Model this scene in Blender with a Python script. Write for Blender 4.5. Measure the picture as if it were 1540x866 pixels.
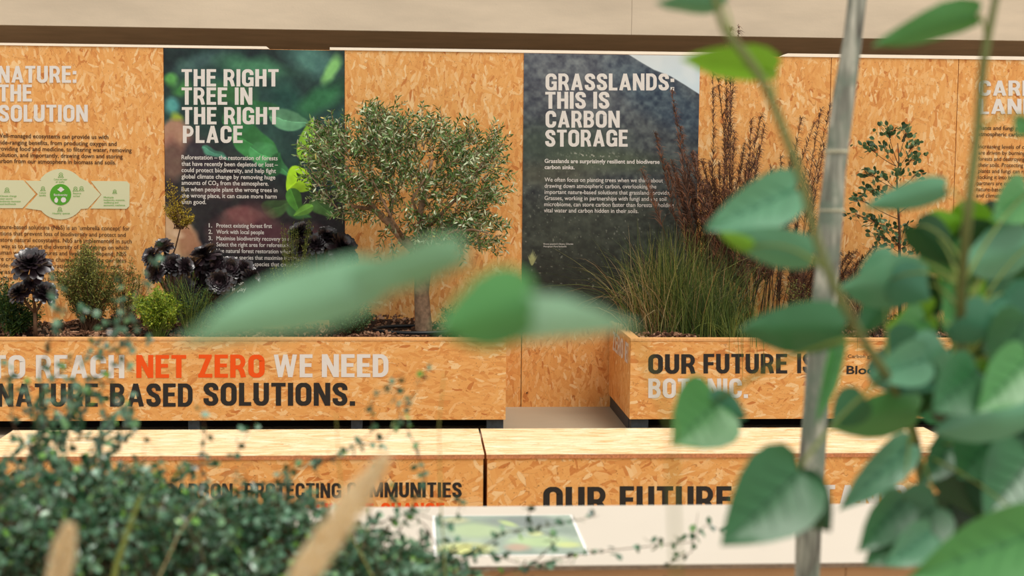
import bpy, math, random
import numpy as np
from mathutils import Vector, Matrix
random.seed(7); rng = np.random.default_rng(7)
SC = bpy.context.scene
for o in list(bpy.data.objects): bpy.data.objects.remove(o)
# ------------------------------------------------------------------ camera
FPX, YAW, PITCH, ROLL, CH = 2129.6, .0678, .0875, .0092, 1.69
def cam_axes():
    cy, sy, cp, sp = math.cos(YAW), math.sin(YAW), math.cos(PITCH), math.sin(PITCH)
    f = np.array([sy*cp, cy*cp, -sp]); r = np.array([cy, -sy, 0]); u = np.cross(r, f)
    cr, sr = math.cos(ROLL), math.sin(ROLL)
    return cr*r+sr*u, -sr*r+cr*u, f
CR, CU, CF = cam_axes()
cd = bpy.data.cameras.new('camera'); cam = bpy.data.objects.new('camera', cd); SC.collection.objects.link(cam)
cam.matrix_world = Matrix(((CR[0], CU[0], -CF[0], 0), (CR[1], CU[1], -CF[1], 0), (CR[2], CU[2], -CF[2], CH), (0, 0, 0, 1)))
cd.sensor_width = 36; cd.lens = FPX/1540*36; cd.clip_start = .05; cd.clip_end = 200
cd.dof.use_dof = True; cd.dof.focus_distance = 9.0; cd.dof.aperture_fstop = 3.7
SC.camera = cam
# ------------------------------------------------------------------ sky, sun, exposure
w = bpy.data.worlds.new('sky'); SC.world = w; w.use_nodes = True
bg = w.node_tree.nodes['Background']; bg.inputs[0].default_value = (1, .985, .965, 1); bg.inputs[1].default_value = .86
sl = bpy.data.lights.new('sun', 'SUN'); sl.energy = 2.7; sl.angle = math.radians(26); sl.color = (1, .95, .88)
sun = bpy.data.objects.new('sun', sl); SC.collection.objects.link(sun)
sun.rotation_euler = Vector((-.40, .46, -1.2)).to_track_quat('-Z', 'Y').to_euler(); sun.location = (4, -3, 8)
SC.view_settings.view_transform = 'Standard'; SC.view_settings.look = 'None'
SC.view_settings.exposure = 0.0; SC.view_settings.gamma = 1; SC.view_settings.use_curve_mapping = False
# ------------------------------------------------------------------ helpers
def at(px, py, Y):
    d = CF + CR*((px-770)/FPX) + CU*((433-py)/FPX)
    t = Y/d[1]
    return np.array([d[0]*t, Y, CH+d[2]*t])
def atz(px, py, z):
    d = CF + CR*((px-770)/FPX) + CU*((433-py)/FPX)
    t = (z-CH)/d[2]
    return np.array([d[0]*t, d[1]*t, z])
def lin(c):
    c = [x/255 for x in c]
    return tuple((x/12.92 if x <= .04045 else ((x+.055)/1.055)**2.4) for x in c)
def nrm(v): v = np.asarray(v, float); return v/(np.linalg.norm(v)+1e-9)
def tag(o, label=None, cat=None, group=None, kind=None):
    if label: o['label'] = label
    if cat: o['category'] = cat
    if group: o['group'] = group
    if kind: o['kind'] = kind
    return o
def empty(name, loc, label, cat, group=None):
    o = bpy.data.objects.new(name, None); SC.collection.objects.link(o); o.location = tuple(loc); o.empty_display_size = .05
    return tag(o, label, cat, group)
DW = 9.747
class MB:
    def __init__(s): s.v = []; s.f = []; s.m = []; s.a = []; s.uv = []; s.n = 0
    def add(s, vs, fs, mat=0, a=.5, uvs=None):
        k = s.n; s.v.extend([tuple(map(float, p)) for p in vs]); s.n += len(vs)
        for i, f in enumerate(fs):
            s.f.append(tuple(k+j for j in f)); s.m.append(mat); s.a.append(a); s.uv.append(uvs[i] if uvs else None)
    def box(s, x0, x1, y0, y1, z0, z1, mat=0, swap=False):
        P = [(x, y, z) for x in (x0, x1) for y in (y0, y1) for z in (z0, z1)]
        fs = [(0, 1, 3, 2), (4, 6, 7, 5), (0, 4, 5, 1), (2, 3, 7, 6), (0, 2, 6, 4), (1, 5, 7, 3)]
        ax = [(1, 2), (1, 2), (0, 2), (0, 2), (0, 1), (0, 1)]
        uvs = []
        for f, (a, b) in zip(fs, ax):
            uvs.append([(P[i][b], P[i][a]) if swap else (P[i][a], P[i][b]) for i in f])
        s.add(P, fs, mat, .5, uvs)
    def tube(s, pts, rad, n=6, mat=0, a=.5, cap=True):
        pts = [np.asarray(p, float) for p in pts]; m = len(pts)
        if not hasattr(rad, '__len__'): rad = [rad]*m
        V = []; prev = None
        for i in range(m):
            t = nrm(pts[min(i+1, m-1)]-pts[max(i-1, 0)])
            ref = prev if prev is not None else (np.array([1., 0, 0]) if abs(t[0]) < .8 else np.array([0, 1., 0]))
            b = nrm(np.cross(t, ref)); c = np.cross(b, t); prev = c
            for k in range(n):
                an = 2*math.pi*k/n
                V.append(pts[i]+rad[i]*(math.cos(an)*c+math.sin(an)*b))
        F = [(i*n+k, i*n+(k+1) % n, (i+1)*n+(k+1) % n, (i+1)*n+k) for i in range(m-1) for k in range(n)]
        if cap and n > 2: F.append(tuple(range(n-1, -1, -1))); F.append(tuple((m-1)*n+k for k in range(n)))
        s.add(V, F, mat, a)
    def leaf(s, b, d, wv, L, W, mat=0, a=.5, bend=0., seg=3):
        # small leaf: base b, direction d, width vector wv
        d = nrm(d); wv = nrm(wv-d*np.dot(wv, d)); n = np.cross(d, wv)
        prof = {1: [0, 0], 2: [0, 1, 0], 3: [0, .85, .9, 0], 4: [.15, .8, 1, .8, .0]}[seg]
        V = []; F = []
        if seg == 2:
            V = [b, b+d*L*.5+wv*W/2+n*W*.15, b+d*L+n*bend*L, b+d*L*.5-wv*W/2+n*W*.15, b+d*L*.5]
            F = [(0, 1, 4), (1, 2, 4), (2, 3, 4), (3, 0, 4)]
        else:
            m = len(prof)
            for i, p in enumerate(prof):
                t = i/(m-1); c = b+d*L*t+n*bend*L*t*t
                V += [c-wv*W/2*p+n*W*.12*p, c, c+wv*W/2*p+n*W*.12*p]
            for i in range(m-1):
                F += [(3*i, 3*i+1, 3*i+4, 3*i+3), (3*i+1, 3*i+2, 3*i+5, 3*i+4)]
        s.add(V, F, mat, a)
    def blade(s, pts, W, mat=0, a=.5, wv=None):
        pts = [np.asarray(p, float) for p in pts]; m = len(pts); V = []
        wv = nrm(wv) if wv is not None else nrm(rng.normal(size=3)*[1, .6, .1])
        for i, p in enumerate(pts):
            k = W/2*(1-(i/(m-1))**2*.92); V += [p-wv*k, p+wv*k]
        s.add(V, [(2*i, 2*i+1, 2*i+3, 2*i+2) for i in range(m-1)], mat, a)
    def build(s, name, mats, parent=None, smooth=False, bevel=0, kind=None, label=None):
        me = bpy.data.meshes.new(name)
        org = np.array(parent_world(parent)) if parent is not None else np.zeros(3)
        if kind == 'stuff' or name in ('blade', 'rosette'): s.v = [(p[0], min(p[1], DW-.012) if p[1] > 9.5 else p[1], p[2]) for p in s.v]
        vs = [(p[0]-org[0], p[1]-org[1], p[2]-org[2]) for p in s.v]
        me.from_pydata(vs, [], s.f)
        for m in (mats if isinstance(mats, (list, tuple)) else [mats]): me.materials.append(m)
        me.polygons.foreach_set('material_index', s.m)
        if smooth: me.polygons.foreach_set('use_smooth', [True]*len(s.f))
        at_ = me.attributes.new('shade', 'FLOAT', 'FACE'); at_.data.foreach_set('value', [float(x) for x in s.a])
        if any(u is not None for u in s.uv):
            ul = me.uv_layers.new(name='UVMap'); flat = []
            for f, u in zip(s.f, s.uv):
                for i in range(len(f)): flat += list(u[i] if u is not None else (0, 0))
            ul.data.foreach_set('uv', flat)
        o = bpy.data.objects.new(name, me); SC.collection.objects.link(o)
        if parent is not None: o.parent = parent
        if bevel:
            b = o.modifiers.new('bevel', 'BEVEL'); b.width = bevel; b.segments = 2; b.limit_method = 'ANGLE'
        if kind: o['kind'] = kind
        if label: o['label'] = label
        me.validate()
        return o
def parent_world(o):
    p = Vector((0, 0, 0))
    while o is not None: p += o.location; o = o.parent
    return p
# ------------------------------------------------------------------ materials
class NT:
    def __init__(s, name):
        s.m = bpy.data.materials.new(name); s.m.use_nodes = True; s.t = s.m.node_tree; s.p = s.t.nodes['Principled BSDF']
    def n(s, typ, **k):
        x = s.t.nodes.new(typ)
        for a, b in k.items():
            if a.startswith('i_'):
                key = a[2:]; key = int(key) if key.isdigit() else key.replace('_', ' ')
                x.inputs[key].default_value = b
            else: setattr(x, a, b)
        return x
    def l(s, a, b): s.t.links.new(a, b)
    def math(s, op, a, b=None, clamp=False):
        x = s.t.nodes.new('ShaderNodeMath'); x.operation = op; x.use_clamp = clamp
        for i, q in enumerate((a, b)):
            if q is None: continue
            if isinstance(q, (int, float)): x.inputs[i].default_value = q
            else: s.l(q, x.inputs[i])
        return x.outputs[0]
    def mix(s, fac, a, b, bt='MIX'):
        x = s.t.nodes.new('ShaderNodeMix'); x.data_type = 'RGBA'; x.blend_type = bt
        for i, q in ((0, fac), (6, a), (7, b)):
            if isinstance(q, (int, float)): x.inputs[i].default_value = q
            elif isinstance(q, tuple): x.inputs[i].default_value = q+(1,)
            else: s.l(q, x.inputs[i])
        return x.outputs[2]
    def ramp(s, fac, stops):
        x = s.t.nodes.new('ShaderNodeValToRGB'); e = x.color_ramp.elements
        while len(e) < len(stops): e.new(.5)
        for i, (p, c) in enumerate(stops): e[i].position = p; e[i].color = tuple(c)+(1,)
        s.l(fac, x.inputs[0]); return x.outputs[0]
def plain(name, col, rough=.6, noise=0, nscale=20, bump=0, spec=.3, metal=0):
    t = NT(name); c = lin(col); t.p.inputs['Roughness'].default_value = rough; t.p.inputs['Specular IOR Level'].default_value = spec
    t.p.inputs['Metallic'].default_value = metal
    tc = t.n('ShaderNodeTexCoord')
    nz = t.n('ShaderNodeTexNoise', i_Scale=nscale, i_Detail=5.); t.l(tc.outputs['Object'], nz.inputs['Vector'])
    k = noise
    t.l(t.ramp(nz.outputs['Fac'], [(.3, [x*(1-k) for x in c]), (.7, [min(1, x*(1+k)) for x in c])]), t.p.inputs['Base Color'])
    if bump:
        b = t.n('ShaderNodeBump', i_Strength=bump, i_Distance=.004); t.l(nz.outputs['Fac'], b.inputs['Height']); t.l(b.outputs[0], t.p.inputs['Normal'])
    return t.m
def foliage(name, stops, rough=.5, trans=.25, spec=.4):
    t = NT(name); a = t.n('ShaderNodeAttribute', attribute_name='shade')
    col = t.ramp(a.outputs['Fac'], [(p, lin(c)) for p, c in stops])
    t.l(col, t.p.inputs['Base Color']); t.p.inputs['Roughness'].default_value = rough; t.p.inputs['Specular IOR Level'].default_value = spec
    if trans:
        tr = t.n('ShaderNodeBsdfTranslucent'); t.l(col, tr.inputs[0]); mx = t.n('ShaderNodeMixShader', i_0=trans)
        t.l(t.p.outputs[0], mx.inputs[1]); t.l(tr.outputs[0], mx.inputs[2])
        t.l(mx.outputs[0], t.t.nodes['Material Output'].inputs[0])
    return t.m
def osb(name, direction=90, spread=38, L=.11, W=.038, stops=None, rough=.55, contrast=1.):
    """oriented strand board: eight layers of long chips, each layer turned its own way"""
    t = NT(name); uv = t.n('ShaderNodeUVMap'); oi = t.n('ShaderNodeObjectInfo')
    off = t.n('ShaderNodeVectorMath', operation='SCALE', i_Scale=7.3)
    cx = t.n('ShaderNodeCombineXYZ'); t.l(oi.outputs['Random'], cx.inputs[0]); t.l(oi.outputs['Random'], cx.inputs[1]); t.l(cx.outputs[0], off.inputs[0])
    ad = t.n('ShaderNodeVectorMath', operation='ADD'); t.l(uv.outputs[0], ad.inputs[0]); t.l(off.outputs[0], ad.inputs[1])
    nz = t.n('ShaderNodeTexNoise', i_Scale=14., i_Detail=3.); t.l(ad.outputs[0], nz.inputs['Vector'])
    sb = t.n('ShaderNodeVectorMath', operation='SUBTRACT'); sb.inputs[1].default_value = (.5, .5, .5); t.l(nz.outputs['Color'], sb.inputs[0])
    sc_ = t.n('ShaderNodeVectorMath', operation='SCALE', i_Scale=.016); t.l(sb.outputs[0], sc_.inputs[0])
    P = t.n('ShaderNodeVectorMath', operation='ADD'); t.l(ad.outputs[0], P.inputs[0]); t.l(sc_.outputs[0], P.inputs[1])
    C = lin
    stops = stops or [(0., (186, 122, 68)), (.05, (206, 146, 86)), (.25, (218, 162, 100)), (.6, (224, 170, 108)), (.86, (229, 182, 128)), (1., (236, 202, 158))]
    grain = [stops[1][1], stops[-1][1]]; stops = [(p, lin(c)) for p, c in stops]
    base = None; hsum = None
    angs = [direction+spread*a for a in (-.9, .75, -.45, 1.3, .1, -1.4, .45, -.15, 1.7, -.7, .3)]
    for i, an in enumerate(angs):
        m = t.n('ShaderNodeMapping', vector_type='TEXTURE')
        m.inputs['Location'].default_value = (i*1.37, i*.71, 0); m.inputs['Rotation'].default_value = (0, 0, math.radians(an))
        k = (1.25, 1.0, .8, 1.1, 1.35, .7, .9, .6, .55, .45, .4)[i]
        m.inputs['Scale'].default_value = (L*k*1.2, W*k, 1); t.l(P.outputs[0], m.inputs[0])
        v = t.n('ShaderNodeTexVoronoi', voronoi_dimensions='2D', i_Scale=1.); t.l(m.outputs[0], v.inputs['Vector'])
        sp = t.n('ShaderNodeSeparateColor'); t.l(v.outputs['Color'], sp.inputs[0])
        col = t.ramp(sp.outputs[0], stops)
        # grain inside a chip
        fs = t.n('ShaderNodeMapping'); fs.inputs['Scale'].default_value = (1.2, 12, 1); t.l(m.outputs[0], fs.inputs[0])
        fz = t.n('ShaderNodeTexNoise', i_Scale=1.3, i_Detail=2.); t.l(fs.outputs[0], fz.inputs['Vector'])
        col = t.mix(.5*contrast, col, t.ramp(fz.outputs['Fac'], [(.3, C(grain[0])), (.7, C(grain[1]))]), 'SOFT_LIGHT')
        # the chip fades out towards its rim, with a thin dark lip painted as its edge shadow
        mask = t.math('GREATER_THAN', sp.outputs[1], .45 if i < 8 else .78)
        din = t.math('LESS_THAN', v.outputs['Distance'], .62)
        lip = t.math('MULTIPLY', t.math('GREATER_THAN', v.outputs['Distance'], .56), t.math('GREATER_THAN', sp.outputs[2], .84))
        col = t.mix(t.math('MULTIPLY', lip, .5*contrast), col, C((150, 92, 50)))
        mk = t.math('MULTIPLY', mask, din)
        if base is None: base = col; hsum = sp.outputs[0]
        else:
            base = t.mix(mk, base, col)
            x = t.n('ShaderNodeMix'); x.data_type = 'FLOAT'; t.l(mk, x.inputs[0]); t.l(hsum, x.inputs[2]); t.l(sp.outputs[0], x.inputs[3]); hsum = x.outputs[0]
    sm = t.n('ShaderNodeTexNoise', i_Scale=95., i_Detail=2.); t.l(P.outputs[0], sm.inputs['Vector'])
    spk = t.ramp(sm.outputs['Fac'], [(.665, (0, 0, 0)), (.70, (1, 1, 1))])
    base = t.mix(t.math('MULTIPLY', spk, .55*contrast), base, C((112, 60, 26)))  # dark flecks and shadowed slots between chips, painted into the colour
    big = t.n('ShaderNodeTexNoise', i_Scale=2.5, i_Detail=2.); t.l(P.outputs[0], big.inputs['Vector'])
    
    t.l(base, t.p.inputs['Base Color'])
    b = t.n('ShaderNodeBump', i_Strength=.25, i_Distance=.0015); t.l(hsum, b.inputs['Height']); t.l(b.outputs[0], t.p.inputs['Normal'])
    t.p.inputs['Roughness'].default_value = rough; t.p.inputs['Specular IOR Level'].default_value = .3
    return t.m
M = {}
M['osb_wall'] = osb('osb_wall', 90, 40)
M['osb_front'] = osb('osb_front', 0, 34, .12, .038)
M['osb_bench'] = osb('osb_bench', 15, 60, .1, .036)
M['osb_top_lit'] = osb('osb_top_lit', 0, 12, .2, .03, [(0., (208, 160, 112)), (.1, (222, 182, 136)), (.3, (231, 198, 158)), (.6, (236, 206, 168)), (.86, (240, 216, 182)), (1., (246, 228, 204))])  # same board in a paler copy, strong top light put into the colour
M['osb_edge'] = plain('osb_edge', (196, 128, 84), .8, .25, 120)
M['ledge'] = plain('ledge', (228, 170, 108), .6, .12, 60)
M['cream'] = plain('sunlit_capping_cream', (250, 236, 214), .5, .03, 8)  # cream that stands in for sunlight along the capping
def concrete(name, col, k=.10):
    t = NT(name); tc = t.n('ShaderNodeTexCoord'); c = lin(col)
    mp = t.n('ShaderNodeMapping'); mp.inputs['Scale'].default_value = (.5, 1, 2.2); t.l(tc.outputs['Object'], mp.inputs[0])
    a = t.n('ShaderNodeTexNoise', i_Scale=1.6, i_Detail=8., i_Roughness=.6); t.l(mp.outputs[0], a.inputs['Vector'])
    b = t.n('ShaderNodeTexNoise', i_Scale=60., i_Detail=3.); t.l(tc.outputs['Object'], b.inputs['Vector'])
    col1 = t.ramp(a.outputs['Fac'], [(.3, [x*(1-k*1.6) for x in c]), (.7, [min(1, x*(1+k)) for x in c])])
    pits = t.ramp(b.outputs['Fac'], [(.70, (0, 0, 0)), (.74, (1, 1, 1))])
    t.l(t.mix(t.math('MULTIPLY', pits, .3), col1, tuple(x*.5 for x in c)), t.p.inputs['Base Color'])
    t.p.inputs['Roughness'].default_value = .85
    bp = t.n('ShaderNodeBump', i_Strength=.2, i_Distance=.003); t.l(b.outputs['Fac'], bp.inputs['Height']); t.l(bp.outputs[0], t.p.inputs['Normal'])
    return t.m
M['concrete'] = concrete('concrete', (224, 203, 174))
M['floor'] = concrete('floor_concrete', (158, 142, 118), .08)
M['soffit'] = plain('timber_soffit', (188, 160, 130), .8, .12, 3)
M['plinth'] = plain('dark_plinth', (58, 66, 72), .6, .3, 30)
M['shadow_black'] = plain('lining_and_shade_black', (22, 20, 18), .9)  # black of the wall backing, the screw and the painted shade under planters
M['white_ink'] = plain('white_ink', (224, 217, 208), .5)
M['black_ink'] = plain('black_ink', (42, 38, 34), .5)
M['brown_ink'] = plain('brown_ink', (66, 38, 20), .5)
M['orange_ink'] = plain('orange_ink', (238, 84, 10), .5)
M['green_ink'] = plain('green_ink', (84, 158, 38), .5)
M['pale_green'] = plain('pale_vinyl', (212, 210, 170), .5)
M['pale_blue'] = plain('pale_blue_vinyl', (160, 200, 210), .5)
M['soil'] = plain('soil', (46, 34, 26), .95, .4, 60, .5)
M['bark_chip'] = foliage('bark_chip', [(0, (60, 38, 28)), (.5, (120, 84, 62)), (1, (176, 140, 112))], .9, 0, .1)
M['pot'] = plain('pot_plastic', (28, 30, 32), .4)
M['table'] = plain('birch_ply', (208, 199, 184), .45, .02, 3)
M['table_front'] = plain('table_front', (206, 158, 112), .6, .06, 6)
M['ply_edge'] = plain('ply_edge', (128, 108, 88), .7, .3, 80)
M['olive_leaf'] = foliage('olive_leaf', [(0, (38, 72, 22)), (.35, (72, 108, 40)), (.7, (132, 162, 98)), (.93, (210, 220, 184)), (1, (222, 190, 60))], .4, .1, .5)
M['olive_bark'] = plain('olive_bark', (138, 112, 88), .9, .45, 30, .8)
M['aeonium'] = foliage('aeonium_leaf', [(0, (16, 12, 14)), (.6, (44, 32, 38)), (1, (110, 92, 94))], .32, 0, 1.)  # lightest tone paints the purple-grey sheen on the petals
M['stem_brown'] = plain('stem_brown', (84, 58, 38), .8, .3, 50)
M['stem_green'] = plain('stem_green', (110, 124, 52), .6, .2, 20)
M['stem_olive'] = plain('stem_olive', (104, 112, 62), .6, .2, 10)
M['grass'] = foliage('grass_blade', [(0, (30, 46, 14)), (.45, (70, 94, 34)), (.75, (130, 138, 62)), (1, (206, 180, 116))], .5, .2)
M['grass_dry'] = foliage('grass_straw', [(0, (120, 92, 50)), (.5, (168, 134, 84)), (1, (222, 196, 146))], .6, .2)
M['reed'] = foliage('reed_brown', [(0, (40, 24, 16)), (.5, (84, 52, 32)), (1, (142, 92, 62))], .7, .1)
M['airy'] = foliage('airy_green', [(0, (60, 70, 28)), (.6, (112, 120, 56)), (1, (170, 170, 84))], .6)
M['lime'] = foliage('lime_green', [(0, (70, 96, 20)), (.6, (134, 160, 40)), (1, (196, 206, 80))], .5)
M['yellow'] = foliage('yellow_flower', [(0, (96, 82, 24)), (.5, (160, 138, 34)), (1, (214, 188, 60))], .6)
M['dark_green'] = foliage('dark_green', [(0, (18, 40, 14)), (.6, (48, 80, 32)), (1, (88, 122, 56))], .5)
M['box_green'] = foliage('bush_green', [(0, (26, 52, 22)), (.6, (62, 96, 48)), (1, (120, 150, 96))], .5)
M['feijoa'] = foliage('round_leaf', [(0, (36, 62, 34)), (.6, (74, 108, 68)), (1, (128, 150, 104))], .45)
M['wire'] = foliage('wire_leaf', [(0, (26, 62, 34)), (.45, (62, 112, 76)), (.8, (124, 166, 136)), (1, (130, 186, 64))], .3, .2, 1.)
M['seed_head'] = foliage('seed_head', [(0, (236, 214, 170)), (1, (252, 242, 214))], .8, .45)
def bigleaf(name, top, under, trans=.3):
    t = NT(name); tc = t.n('ShaderNodeTexCoord'); nz = t.n('ShaderNodeTexNoise', i_Scale=9., i_Detail=3.); t.l(tc.outputs['Object'], nz.inputs['Vector'])
    a = t.n('ShaderNodeAttribute', attribute_name='shade')
    c = lin(top)
    col = t.ramp(nz.outputs['Fac'], [(.3, [x*.8 for x in c]), (.7, [x*1.15 for x in c])])
    g = t.n('ShaderNodeNewGeometry'); col = t.mix(g.outputs['Backfacing'], col, lin(under))
    col = t.mix(t.math('GREATER_THAN', a.outputs['Fac'], .9), col, tuple(x*1.25 for x in c))
    t.l(col, t.p.inputs['Base Color']); t.p.inputs['Roughness'].default_value = .38; t.p.inputs['Specular IOR Level'].default_value = .55
    tr = t.n('ShaderNodeBsdfTranslucent'); t.l(t.mix(.5, col, lin((110, 170, 20))), tr.inputs[0]); mx = t.n('ShaderNodeMixShader', i_0=trans)
    t.l(t.p.outputs[0], mx.inputs[1]); t.l(tr.outputs[0], mx.inputs[2]); t.l(mx.outputs[0], t.t.nodes['Material Output'].inputs[0])
    return t.m
M['leaf_teal'] = bigleaf('broad_leaf_blue_green', (62, 122, 92), (92, 148, 112), .1)
M['leaf_pale'] = bigleaf('broad_leaf_pale', (148, 194, 162), (130, 180, 144), .12)  # pale leaf green, raised further to paint the highlights
M['leaf_mid'] = bigleaf('broad_leaf_green', (40, 100, 54), (72, 134, 70), .15)
M['leaf_dark'] = bigleaf('broad_leaf_dark', (20, 68, 38), (42, 98, 56), .1)
M['leaf_shaded'] = bigleaf('broad_leaf_shaded', (14, 46, 22), (26, 64, 30), .08)  # darkest leaf green, the lower right cluster's shade put into the colour
M['leaf_lime'] = bigleaf('broad_leaf_lime', (104, 160, 32), (130, 180, 50), .4)
def pole_mat():
    t = NT('weathered_pole'); tc = t.n('ShaderNodeTexCoord')
    mp = t.n('ShaderNodeMapping'); mp.inputs['Scale'].default_value = (60, 60, 7); t.l(tc.outputs['Object'], mp.inputs[0])
    a = t.n('ShaderNodeTexNoise', i_Scale=1., i_Detail=5.); t.l(mp.outputs[0], a.inputs['Vector'])
    b = t.n('ShaderNodeTexNoise', i_Scale=14., i_Detail=4.); t.l(tc.outputs['Object'], b.inputs['Vector'])
    c1 = t.ramp(a.outputs['Fac'], [(.32, lin((70, 66, 58))), (.5, lin((140, 140, 126))), (.68, lin((204, 200, 182)))])
    c2 = t.mix(t.ramp(b.outputs['Fac'], [(.45, (0, 0, 0)), (.6, (1, 1, 1))]), c1, lin((116, 128, 112)))
    t.l(c2, t.p.inputs['Base Color']); t.p.inputs['Roughness'].default_value = .85
    bp = t.n('ShaderNodeBump', i_Strength=.5, i_Distance=.003); t.l(a.outputs['Fac'], bp.inputs['Height']); t.l(bp.outputs[0], t.p.inputs['Normal'])
    return t.m
M['pole'] = pole_mat(); M['ring'] = plain('pale_ring', (178, 172, 146), .8, .2, 40)
def attrcol(name, rough=.5):
    t = NT(name); a = t.n('ShaderNodeAttribute', attribute_name='print'); t.l(a.outputs['Color'], t.p.inputs['Base Color'])
    t.p.inputs['Roughness'].default_value = rough; t.p.inputs['Specular IOR Level'].default_value = .3; return t.m
M['print'] = attrcol('poster_print'); M['print_table'] = attrcol('table_print')
# ------------------------------------------------------------------ lettering
_cap = {}
def glyphs(txt, off):
    cu = bpy.data.curves.new('t', 'FONT'); cu.body = txt; cu.size = 1; cu.offset = off; cu.resolution_u = 3
    o = bpy.data.objects.new('t', cu); SC.collection.objects.link(o)
    dg = bpy.context.evaluated_depsgraph_get(); me = bpy.data.meshes.new_from_object(o.evaluated_get(dg))
    v = np.array([x.co[:] for x in me.vertices]).reshape(-1, 3); f = [tuple(p.vertices) for p in me.polygons]
    bpy.data.objects.remove(o); bpy.data.curves.remove(cu); bpy.data.meshes.remove(me)
    return v, f
def capheight(off):
    if off not in _cap: v, f = glyphs('H', off); _cap[off] = (v[:, 1].min(), v[:, 1].max())
    return _cap[off]
def text_plane(mb, txt, x0, x1, base, cap, Y, off=.0, mat=0, maxw=None, slant=0):
    """one printed line on the plane y=Y: pixel span x0..x1, baseline pixel, capital height in pixels"""
    v, f = glyphs(txt, off); lo, hi = capheight(off)
    A = at(x0, base, Y); B = at(x1, base-(x1-x0)*slant, Y); s = Y/FPX*1.004*cap/(hi-lo)
    mn, mxx = v[:, 0].min(), v[:, 0].max()
    u = (v[:, 0]-mn)/(mxx-mn)
    P = np.stack([A[0]+(B[0]-A[0])*u, np.full(len(v), Y), A[2]+(v[:, 1]-lo)*s+(B[2]-A[2])*u], 1)
    mb.add(P, [tuple(q) for q in f], mat)
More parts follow.
